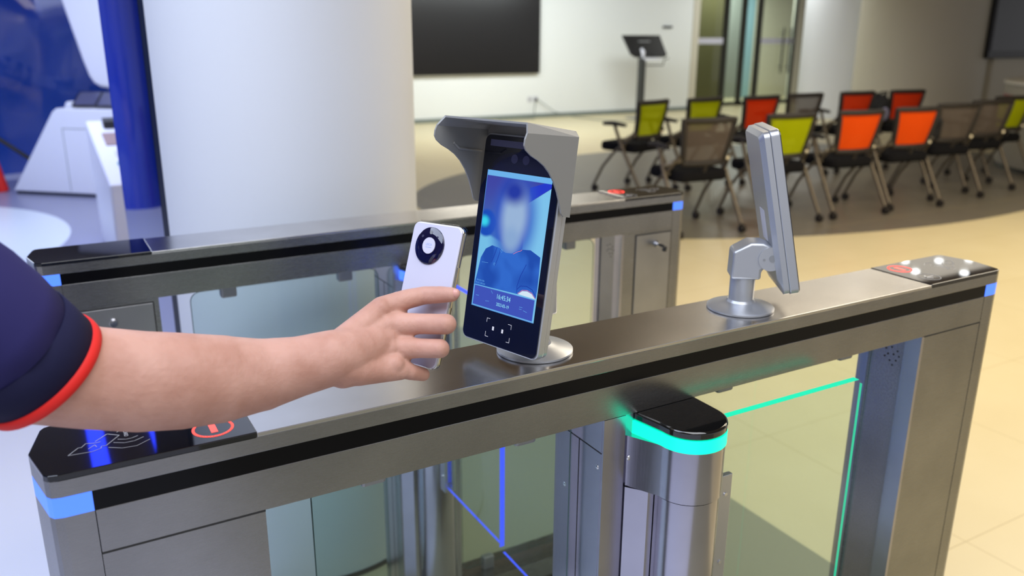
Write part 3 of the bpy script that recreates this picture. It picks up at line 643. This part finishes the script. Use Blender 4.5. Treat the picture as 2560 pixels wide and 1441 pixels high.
# ------------------------------------------------------------------ person (forearm and hand reaching in from the left)
root_p = Vector((-0.039, -0.0387, 1.2584))
PR = thing('person', 'arm in navy short sleeve with red trim, hand holding up the white phone', 'person', root_p)
def cap_chain(b, nodes, seg=28):
    for (p, r) in nodes: b.ball(p, r, seg)
    for (p, r), (q_, s_) in zip(nodes, nodes[1:]): b.tube([p, q_], [r, s_], seg, True)
arm = [((-.1055, -.0583, 1.3345), .052), ((-.0783, -.0369, 1.3025), .052), ((-.039, -.0387, 1.2584), .051), ((-.0168, -.0272, 1.2243), .0505), ((.0125, -.0159, 1.1842), .0485), ((.032, -.0132, 1.1744), .0472), ((.0524, -.0094, 1.1649), .0468), ((.0914, -.0115, 1.1540), .0472), ((.1261, -.012, 1.1474), .0462), ((.1631, -.009, 1.1407), .0432), ((.2018, -.0085, 1.1369), .0368), ((.2416, -.0122, 1.1399), .0308), ((.2747, -.0153, 1.1438), .0290)]
idx = [((.2862, -.0076, 1.1502), .0190), ((.3427, .0155, 1.1785), .0128), ((.368, .009, 1.1860), .0112), ((.3886, .0029, 1.1896), .0102), ((.4004, -.0179, 1.1944), .0093), ((.4066, -.0302, 1.1969), .0080)]
mid = [((.2846, -.0114, 1.1437), .021), ((.3464, .005, 1.161), .0150), ((.374, -.0167, 1.1648), .0114), ((.394, -.0413, 1.1686), .0112), ((.4091, -.0122, 1.1561), .0092), ((.4111, .0092, 1.1482), .0082)]
rng = [((.2836, -.0158, 1.1364), .0205), ((.3429, -.0075, 1.1401), .0142), ((.3688, -.0269, 1.1409), .0108), ((.3844, -.0446, 1.1435), .0105), ((.3983, -.0185, 1.1307), .0088), ((.4009, .0045, 1.1215), .0078)]
pin = [((.284, -.0209, 1.1292), .0185), ((.3409, -.0201, 1.1249), .0130), ((.3573, -.0246, 1.1149), .0092), ((.3741, -.0214, 1.107), .0076)]
plm = [((.2747, -.0153, 1.1438), .0290), ((.2900, -.0135, 1.1440), .0278), ((.3060, -.0095, 1.1450), .0250), ((.3220, -.0055, 1.1475), .0215), ((.3380, -.0030, 1.1500), .0165)]
webs = [((.3595, .0090, 1.1722), .0105), ((.3600, -.0080, 1.1530), .0100), ((.3560, -.0170, 1.1345), .0098)]
thb = [((.3023, .0001, 1.1538), .0165), ((.3342, .031, 1.1569), .0125), ((.3642, .0588, 1.158), .0098), ((.3866, .0707, 1.1599), .0085)]
hyp = [((.2760, -.0205, 1.1370), .0215), ((.3000, -.0235, 1.1285), .0175), ((.3456, -.025, 1.1187), .0105)]
B0 = MB(Matrix.Translation(-root_p)); cap_chain(B0, arm, 40)
for ch in (idx, mid, rng, pin, thb, hyp, plm): cap_chain(B0, ch)
camv = Vector((0.0322, -0.8134, 1.4676))
for ch_, rr_ in ((idx, .0110), (mid, .0122), (rng, .0118), (pin, .0115)):
    q_ = Vector(ch_[1][0]); B0.ball(q_ + (camv - q_).normalized() * 0.0062, rr_, 20)
for ch_, ii_ in ((mid, 3), (rng, 3), (idx, 3)):
    q_ = Vector(ch_[ii_][0]); B0.ball(q_ + (camv - q_).normalized() * 0.0016, ch_[ii_][1] * 0.94, 20)
for p_, r_ in webs: B0.ball(Vector(p_) - (camv - Vector(p_)).normalized() * 0.004, r_, 20)
# webs between the metacarpals keep the palm solid
for a_, b_ in ((idx, mid), (mid, rng), (rng, pin)):
    for f in (0.35, 0.6, 0.85):
        pa = Vector(a_[0][0]).lerp(Vector(a_[1][0]), f); pb = Vector(b_[0][0]).lerp(Vector(b_[1][0]), f); ra = a_[0][1] * (1 - f) + a_[1][1] * f
        pm = (pa + pb) / 2; B0.ball(pm - (Vector((0.0322, -0.8134, 1.4676)) - pm).normalized() * 0.006 * f, ra * (0.95 - 0.12 * f), 24)
body = B0.build('arm_and_hand', 'skin', PR, smooth=True, angle=180)
rm = body.modifiers.new('remesh', 'REMESH'); rm.mode = 'VOXEL'; rm.voxel_size = 0.0016; rm.use_smooth_shade = True
sm = body.modifiers.new('smooth', 'SMOOTH'); sm.iterations = 8; sm.factor = 0.5
MB(Matrix.Translation(-root_p)).ball((.4088, -.0350, 1.1992), 0.0062, 16, (0.75, 0.8, 0.85)).build('fingernail', 'nail', PR, smooth=True)
# sleeve
def sleeve(nodes, seg=56, plain=False):
    b = MB(Matrix.Translation(-root_p)); Ps = [Vector(p) for p, r in nodes]; rings = []; up = None
    for i, (p, r) in enumerate(nodes):
        t_ = (Ps[min(i + 1, len(Ps) - 1)] - Ps[max(i - 1, 0)]).normalized()
        if up is None: up = Vector((0, 0, 1))
        u = (up - t_ * up.dot(t_)).normalized(); v = t_.cross(u); up = u
        rr = []
        for k in range(seg):
            a = 2 * math.pi * k / seg; wv = 1 if plain else 1 + 0.018 * math.sin(3 * a + i * 1.1) + 0.010 * math.sin(7 * a + i * 2)
            rr.append(b.bm.verts.new(Ps[i] + (u * math.cos(a) + v * math.sin(a)) * r * wv))
        rings.append(rr)
    for A_, B_ in zip(rings, rings[1:]):
        for k in range(seg): b.bm.faces.new((A_[k], A_[(k + 1) % seg], B_[(k + 1) % seg], B_[k]))
    b.capped = rings; return b
c0 = Vector((.0125, -.0159, 1.1842)); c1 = Vector((-.0390, -.0387, 1.2584)); ax = (c1 - c0).normalized()
c0 = c0 + ax * 0.000
S1 = [(c0 + ax * 0.0015, .0575), (c0 + ax * 0.02, .0585), (c0 + ax * 0.038, .0590)]
S2 = [(c0 + ax * 0.038, .0586), (c0 + ax * 0.06, .0590), (c0 + ax * 0.09, .0590), ((-.0783, -.0400, 1.3025), .0590), ((-.1100, -.0583, 1.3400), .062), ((-.15, -.085, 1.385), .070), ((-.185, -.12, 1.41), .060), ((-.20, -.14, 1.42), .030)]
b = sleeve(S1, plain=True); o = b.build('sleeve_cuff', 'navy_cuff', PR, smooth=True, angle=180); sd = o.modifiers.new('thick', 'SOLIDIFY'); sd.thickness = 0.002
b = sleeve(S2); b.bm.faces.new(b.capped[-1]); o = b.build('shirt_sleeve', 'navy', PR, smooth=True, angle=180); sd = o.modifiers.new('thick', 'SOLIDIFY'); sd.thickness = 0.002
b = sleeve([(c0 - ax * 0.006, .0565), (c0 - ax * 0.0055, .0592), (c0 - ax * 0.001, .0596), (c0 + ax * 0.004, .0590), (c0 + ax * 0.0045, .0565)], plain=True); b.build('red_trim', 'red_trim', PR, smooth=True, angle=180)

# ------------------------------------------------------------------ chairs
mat('hinge_metal', (0.35, 0.31, 0.22, 1), 0.38, 0.9)
def make_chair():
    t = thing('training_chair', '', 'chair', (0, 0, 0))
    # seat cushion
    s_ = MB(); pr = rrect(-0.235, -0.19, 0.235, 0.25, 0.07, 6)
    s_.prz(pr, 0.395, 0.480); s_.build('seat', 'chair_fabric', t, smooth=True, bevel=0.03, seg=4)
    # back frame: curved rounded rectangle
    def bc(u, v, off=0.0):
        x = (u - 0.5) * (0.37 + 0.10 * v); z = 0.535 + 0.325 * v; y = -0.185 - 0.035 * math.sin(v * math.pi * 0.5) + 0.12 * ((u - 0.5) * 2) ** 2 * 0.35 - 0.02 * v + off
        return (x, y, z)
    out = [(i / 12, 0) for i in range(13)] + [(1, j / 8) for j in range(1, 9)] + [(1 - i / 12, 1) for i in range(1, 13)] + [(0, 1 - j / 8) for j in range(1, 8)]
    fr = MB(); path = [bc(u, v) for u, v in out]; path.append(path[0]); fr.tube(path, 0.023, 8, False)
    fr.tube([bc(0.5, 0.0), (0, -0.16, 0.46)], 0.022, 8); fr.build('back_frame', 'chair_black', t, smooth=True)
    mb = MB(); mb.grid(lambda u, v: bc(0.03 + 0.94 * u, 0.04 + 0.92 * v), 12, 8); o = mb.build('back_mesh', 'mesh_lime', t, smooth=True)
    for k in (-1, 1):
        a = MB(); a.tube([(k * 0.285, 0.16, 0.655), (k * 0.285, 0.05, 0.665), (k * 0.285, -0.10, 0.655)], [0.016, 0.022, 0.016], 10)
        a.build('armrest', 'chair_black', t, smooth=True)
        a = MB(); a.tube([(k * 0.285, 0.03, 0.65), (k * 0.287, -0.06, 0.46), (k * 0.292, -0.30, 0.065)], 0.0165, 10); a.build('leg', 'chair_tube', t, smooth=True)
        a = MB(); a.tube([(k * 0.215, -0.17, 0.565), (k * 0.285, -0.07, 0.52)], 0.014, 10).ball((k * 0.25, -0.12, 0.545), 0.022, 12); a.build('folding_hinge', 'hinge_metal', t, smooth=True)
        a = MB(); a.tube([(k * 0.235, -0.175, 0.60), (k * 0.262, -0.10, 0.50), (k * 0.268, 0.03, 0.40), (k * 0.27, 0.16, 0.25), (k * 0.272, 0.26, 0.065)], 0.0135, 10); a.build('leg', 'chair_tube', t, smooth=True)
        for (xx, yy) in ((0.292, -0.30), (0.272, 0.26)):
            w_ = MB()
            for d in (-0.012, 0.012): w_.tube([(k * xx + d - 0.007, yy - 0.012, 0.03), (k * xx + d + 0.007, yy - 0.012, 0.03)], 0.03, 14)
            w_.tube([(k * xx, yy, 0.03), (k * xx, yy, 0.072)], 0.012, 8); w_.build('caster', 'chair_black', t, smooth=True)
    MB().tube([(-0.265, 0.02, 0.41), (0.265, 0.02, 0.41)], 0.012, 8).tube([(-0.285, -0.06, 0.45), (0.285, -0.06, 0.45)], 0.012, 8).build('cross_bar', 'chair_tube', t, smooth=True)
    return t
proto = make_chair()
GF, GB = 'front row of training chairs', 'back row of training chairs'
SPOTS = [
 (4.47, 4.15, -5, 'mesh_grey', 'grey mesh training chair at the left end of the front row, nearest the turnstiles', GF),
 (5.31, 4.13, -5, 'mesh_lime', 'bright lime mesh chair in the front row, partly behind the hoodless terminal', GF),
 (6.07, 4.08, -6, 'mesh_orange', 'orange mesh chair in the front row, next to the lime one by the terminal', GF),
 (6.80, 4.07, -8, 'mesh_orange', 'second orange mesh chair in the front row, dark coat slung beyond it', GF),
 (7.56, 4.17, -12, 'mesh_grey', 'grey mesh chair in the front row, just right of the two orange ones', GF),
 (8.24, 4.27, -12, 'mesh_grey', 'grey mesh chair in the front row beside the cut-off lime chair', GF),
 (9.00, 4.52, -10, 'mesh_lime', 'lime mesh chair cut off by the right edge of the view', GF),
 (5.11, 5.69, 17, 'mesh_lime', 'green mesh chair at the left end of the back row, below the monitor stand', GB),
 (5.83, 5.74, 6, 'mesh_lime', 'second green mesh chair of the back row, behind the nearest grey chair', GB),
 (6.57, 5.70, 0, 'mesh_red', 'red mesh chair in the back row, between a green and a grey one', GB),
 (7.27, 5.75, -4, 'mesh_grey', 'grey mesh chair in the back row between two red ones', GB),
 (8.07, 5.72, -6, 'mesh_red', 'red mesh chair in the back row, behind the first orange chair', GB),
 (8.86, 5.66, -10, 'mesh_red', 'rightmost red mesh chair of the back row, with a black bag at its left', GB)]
def set_mesh(root, mname):
    for ch in root.children:
        if ch.name.startswith('back_mesh'):
            ch.material_slots[0].link = 'OBJECT'; ch.material_slots[0].material = M[mname]
bpy.context.view_layer.update()
for i, (x, y, a, mname, lab, grp) in enumerate(SPOTS):
    if i == 0: r = proto
    else:
        r = proto.copy(); COL.objects.link(r)
        for ch in list(proto.children):
            q_ = ch.copy(); COL.objects.link(q_); q_.parent = r
    r.location = (x, y, 0); r.rotation_euler = (0, 0, math.radians(a)); r['label'] = lab; r['category'] = 'chair'; r['group'] = grp
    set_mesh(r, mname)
# bags resting on chairs
def blob(name, loc, sc, m, label, cat, extra=None):
    b_ = MB(); g = bmesh.ops.create_icosphere(b_.bm, subdivisions=4, radius=1)
    for v in b_.bm.verts:
        d = 1 + 0.10 * math.sin(v.co.x * 5 + v.co.z * 3) + 0.07 * math.sin(v.co.y * 8 + v.co.z * 6); k = max(abs(v.co.x), abs(v.co.y), abs(v.co.z)) ** -0.45
        v.co = Vector((v.co.x * sc[0], v.co.y * sc[1], v.co.z * sc[2])) * d * k
    zmin = min(v.co.z for v in b_.bm.verts)
    for v in b_.bm.verts: v.co.z -= zmin
    if extra:
        t = thing(name, label, cat, loc); b_.build('bag_body', m, t, smooth=True, angle=180)
        MB().ball((-0.03, -sc[1] * 0.95, sc[2] * 0.9), 0.07, 16, (1, 0.35, 1.1)).build('print_patch', 'bag_print', t, smooth=True)
        MB().tube([(-0.06, 0, sc[2] * 1.9), (-0.05, -0.03, sc[2] * 2.3), (0.05, -0.03, sc[2] * 2.3), (0.06, 0, sc[2] * 1.9)], 0.012, 8).build('bag_strap', m, t, smooth=True); return t
    o_ = b_.build(name, m, None, smooth=True, angle=180); o_.location = loc; return tag(o_, label, cat)
blob('shoulder_bag', (8.24, 5.45, 0.478), (0.10, 0.10, 0.17), 'bag_black', 'black bag with a pale patch hung on the arm of the rightmost red chair', 'bag', True)
bpy.data.objects['shoulder_bag'].location = (8.55, 5.60, 0.46)
blob('coat', (7.25, 4.12, 0.50), (0.09, 0.15, 0.14), 'bag_black', 'black coat draped over a chair arm right of the orange chairs', 'coat')

# ------------------------------------------------------------------ back wall things
t = thing('wall_display', 'large black display panel on the white back wall', 'display', (6.2, 12.44, 0.79))
MB().box((-2.0, -0.09, 0), (1.93, 0, 1.75)).build('display_frame', 'tv_frame', t, bevel=0.01)
MB().box((-1.97, -0.095, 0.03), (1.90, -0.088, 1.72)).build('screen', 'tv_black', t)
t = thing('wall_display', 'dark display hanging at the far right above the curved counter', 'display', (13.62, 7.5, 1.12))
MB().box((-0.07, 0, 0.0), (1.7, 0.08, 1.15)).build('display_frame', 'tv_frame', t, bevel=0.01)
MB().box((-0.03, -0.008, 0.12), (1.66, 0.002, 1.12)).build('screen', 'tv_black', t)
b = MB(); b.box((13.9, 7.60, 0), (17.5, 7.75, 2.8)); struct(b.build('wall_side', 'wall_beige'))
# monitor on a pole
mat('monitor_pole', c(62, 64, 64), 0.4)
t = thing('monitor_stand', 'black monitor tilted on a slim dark pole before the back wall', 'monitor', (9.74, 11.5, 0))
MB().box((-0.2, -0.16, 0), (0.2, 0.16, 0.02)).build('base_plate', 'silver_dark', t, bevel=0.004)
MB().box((-0.06, -0.04, 0.02), (0.06, 0.04, 1.06)).build('pole', 'monitor_pole', t)
MB().tube([(0, 0, 1.04), (0, -0.02, 1.17), (0, 0.03, 1.2)], 0.035, 12).build('neck', 'white_plastic', t, smooth=True)
XM = Matrix.Translation((0.08, 0.05, 1.27)) @ Matrix.Rotation(math.radians(-24), 4, 'X')
mo = MB(XM).prism([(-0.44, 0, 0.20), (0.40, 0, 0.20), (0.47, 0, -0.17), (0.42, 0, -0.21), (-0.24, 0, -0.21), (-0.34, 0, -0.15)], (0, 0.035, 0)).build('monitor', 'tv_frame', t, bevel=0.006)
MB(XM).box((-0.12, -0.003, 0.07), (0.14, 0.001, 0.09)).build('nameplate', 'silver_dark', mo)
MB().box((0.02, -0.1, 1.02), (0.35, 0.05, 1.06)).build('tray', 'white_plastic', t, bevel=0.005)
MB().tube([(0.2, -0.04, 1.09), (0.34, -0.02, 1.10)], 0.02, 10).build('scanner', 'tv_frame', t, smooth=True)
MB().tube([(0.12, 0.02, 0.93), (0.50, 0.02, 0.93), (0.52, 0.02, 1.03), (0.62, 0.02, 1.05)], 0.010, 8).build('side_arm', 'tv_frame', t, smooth=True)
t = tag(MB().box((-0.11, -0.03, -0.02), (0.11, 0, 0.02)).build('wall_sensor', 'tv_frame', None, bevel=0.004), 'small black sensor bar on the wall above the monitor stand', 'sensor'); t.location = (11.06, 12.449, 1.60)
for k, (x_, lab) in enumerate(((7.98, 'plain wall socket low on the white wall below the display'), (8.10, 'wall socket with a dark plug, low on the white wall'))):
    t = thing('wall_socket', lab, 'socket', (x_, 12.449, 0.33), 0, 'sockets below the wall display')
    MB().box((-0.045, -0.012, -0.045), (0.045, 0, 0.045)).build('plate', 'label_white', t, bevel=0.004)
    if k: MB().box((-0.02, -0.05, -0.03), (0.02, -0.01, 0.02)).build('plug', 'tv_frame', t, bevel=0.004)
    else: MB().box((-0.015, -0.014, -0.015), (0.015, -0.012, 0.015)).build('outlet_holes', 'baseboard', t)
mat('cable_grey', c(120, 130, 130), 0.6)
tag(MB().tube([(8.08, 12.40, 0.30), (8.04, 12.38, 0.15), (8.0, 12.3, 0.01), (7.7, 12.2, 0.008), (7.2, 12.25, 0.008)], 0.007, 6).build('power_cable', 'cable_grey', None, smooth=True), 'thin cable trailing from the wall plug across the floor', 'cable')
tag(MB().tube([(8.14, 12.40, 0.31), (8.45, 12.36, 0.10), (8.8, 12.2, 0.008), (8.9, 11.3, 0.008), (9.5, 10.9, 0.008), (10.4, 11.0, 0.008)], 0.007, 6).build('power_cable', 'cable_grey', None, smooth=True), 'second thin cable looping over the floor before the monitor stand', 'cable')
# curved counter right
t = thing('curved_counter', 'round-fronted pale counter with a thin red line, right edge', 'counter', (10.95, 3.75, 0))
MB().lathe([(1.58, 0.0), (1.58, 0.06)], seg=96).build('plinth', 'frame_dark', t, smooth=True)
MB().lathe([(1.60, 0.06), (1.60, 0.95)], seg=96).build('counter_body', 'floor_counter', t, smooth=True)
mat('counter_red', c(150, 70, 72), 0.5)
MB().lathe([(1.605, 0.80), (1.605, 0.83)], seg=96).build('red_line', 'counter_red', t, smooth=True)
MB().lathe([(1.62, 0.95), (1.62, 0.98)], seg=96).build('counter_top', 'wall_beige', t, smooth=True)

# ------------------------------------------------------------------ left hall: white kiosks
K0 = Vector((-0.155, 8.27)); K1 = Vector((0.498, 7.693)); kd = (K1 - K0).normalized(); ka = math.atan2(kd.y, kd.x)
t = thing('white_kiosk', 'white tapered kiosk cabinet under the big slanted screen', 'kiosk', (K0.x, K0.y, 0), ka)
kp = [(0.0, 0.03), (1.35, 0.03), (1.35, 0.80), (0.585, 0.80), (0.54, 0.77)]
MB().prism([(x, 0, z) for x, z in kp], (0, 0.55, 0)).build('kiosk_body', 'white_plastic', t, bevel=0.012, seg=3)
MB().box((0.02, 0.02, 0), (1.33, 0.5, 0.03)).build('plinth', 'base_dark', t)
d = MB().box((0.620, -0.001, 0.05), (0.626, 0.003, 0.625)).box((0.620, -0.001, 0.62), (1.2, 0.003, 0.626)).build('door_seam', 'baseboard', t)
MB().prism([(0.59, 0.10, 0.80), (0.615, 0.10, 0.85), (0.66, 0.10, 0.86), (0.69, 0.10, 0.80)], (0, 0.4, 0)).build('kiosk_top', 'white_plastic', t, bevel=0.01)
for k, (x_, lab) in enumerate(((0.82, 'black framed tablet lying tilted on the white kiosk, left one'), (1.06, 'second black framed tablet on the white kiosk, by the mirror panel'))):
    tb = thing('tablet', lab, 'tablet', (K0.x + kd.x * x_ + 0.05, K0.y + kd.y * x_ + 0.06, 0.812), ka + 0.25)
    XT = Matrix.Rotation(math.radians(30), 4, 'X')
    MB(XT).box((-0.11, 0.0, 0), (0.11, 0.23, 0.012)).build('tablet_frame', 'tv_frame', tb, bevel=0.004)
    MB(XT).box((-0.095, 0.015, 0.0122), (0.095, 0.215, 0.0135)).build('tablet_screen', 'ir_strip', tb)
# big slanted screen above
t = thing('slanted_screen', 'big white slanted display back hanging above the kiosk', 'display', (K0.x, K0.y, 0), ka)
sp_ = [(0.30, 2.78), (0.46, 1.95), (0.655, 1.20), (0.70, 1.06), (0.74, 1.00), (0.80, 0.965), (0.88, 0.955), (1.5, 0.955), (1.6, 0.98), (1.6, 2.78)]
MB().prism([(x, 0.34, z + 0.005) for x, z in sp_], (0, 0.16, 0)).build('display_shell', 'white_plastic', t, bevel=0.03, seg=4, smooth=True)
# slanted sample counter
t = thing('sample_counter', 'white counter with sloping top and samples beside the mirror panel', 'counter', (0.41, 4.6, 0))
MB().prism([(0, 0.15, 0), (0, 1.35, 0), (0, 1.55, 0.80), (0, 1.50, 0.84), (0, 0.0, 0.60), (0, 0.02, 0.55)], (0.55, 0, 0)).build('counter_body', 'white_plastic', t, bevel=0.015, seg=3)
def on_slope(y): return 0.60 + 0.16 * y
for k, (yy, dx, ly, m_, lab, nm) in enumerate(((1.32, 0.10, 0.12, 'tv_frame', 'black boxy device at the back of the sample counter', 'device'), (0.98, 0.07, 0.30, 'sample_brown', 'striped leaflet lying on the sample counter', 'leaflet'), (0.62, 0.10, 0.12, 'label_white', 'pale card on the sample counter', 'card'))):
    if m_ == 'sample_brown': mat('sample_brown', c(150, 125, 125), 0.5)
    o = MB(Matrix.Rotation(math.atan(0.16), 4, 'X')).box((0, -ly / 2, 0), (0.18, ly / 2, 0.05 if k == 0 else 0.006)).build(nm, m_, None, bevel=0.001)
    o.location = (0.41 + dx, 4.6 + yy, on_slope(yy) + 0.001); tag(o, lab, nm)
o = MB().lathe([(0.022, 0), (0.022, 0.02)], seg=20).build('button', mat('teal', c(40, 140, 140), 0.4)); o.location = (0.52, 4.98, on_slope(0.38) + 0.003); tag(o, 'small teal round button on the sample counter', 'button')
# red post and stick at far left
t = thing('red_post', 'red post leaning at the left edge before the blue wall', 'post', (-0.30, 8.45, 0))
MB().tube([(0.06, 0, 0.005), (-0.02, 0, 0.55)], [0.05, 0.035], 16).build('post_body', 'red_plastic', t, smooth=True)
MB().tube([(0.32, 0.1, 0.28), (-0.06, 0.1, 0.62)], 0.02, 10).build('dark_stick', 'frame_dark', t, smooth=True)
# blue column and red post seen in the mirror
o = MB().lathe([(0.20, 0), (0.20, 2.8)], seg=48).build('blue_column', 'blue_column', None, smooth=True); o.location = (-3.75, 5.45, 0); tag(o, 'round blue column, seen reflected in the mirror panel', 'column')
o = MB().tube([(0, 0, 0.004), (0.03, 0, 0.85)], [0.035, 0.025], 16).build('red_stanchion', 'red_plastic', None, smooth=True); o.location = (-3.72, 5.05, 0); tag(o, 'thin red stanchion before the blue column, seen in the mirror panel', 'stanchion')
# ceiling spots (they show as reflections on the right cap and lid)
SPLAB = ['left of the far pair of spots', 'middle of the far row of spots', 'rightmost of the far row of spots', 'near left spot of the cluster', 'near right spot of the cluster', 'lone spot mirrored in the bare lid by the cap', 'spot mirrored in front of the hoodless terminal foot', 'spot mirrored behind the hoodless terminal foot']
for k, (x_, y_) in enumerate(((7.314, 4.161), (7.61, 4.0), (7.929, 3.895), (7.068, 3.872), (7.422, 3.617), (6.15, 3.803), (4.474, 3.715), (4.931, 4.167))):
    t = thing('ceiling_spot', 'round ceiling downlight, ' + SPLAB[k], 'ceiling light', (x_, y_, 2.8), 0, 'ceiling downlights')
    MB().lathe([(0.07, -0.012), (0.07, 0.0)], seg=32).build('rim', 'tv_frame', t, smooth=True)
    MB().lathe([(0.034, -0.016), (0.034, -0.0125)], seg=32).build('diffuser', 'lamp_disc', t, smooth=True)

# blue light lines in the left hall ceiling (they mirror in the black caps; the short panel is added for its blue reflection)
for (xa, xb, ya, yb, lab) in ((0.085, 0.165, 2.6, 6.4, 'wide blue light line in the ceiling, mirrored in the near black cap'), (0.39, 0.41, 2.6, 6.4, 'thin blue light line in the ceiling, mirrored in the near black cap'), (0.78, 1.02, 7.9, 8.8, 'added blue glow panel over the left hall, for the blue reflection in the far cap')):
    t = thing('ceiling_light_line', lab, 'ceiling light', (xa, ya, 2.8))
    MB().box((0, 0, -0.02), (xb - xa, yb - ya, 0)).build('light_body', 'led_blue', t)
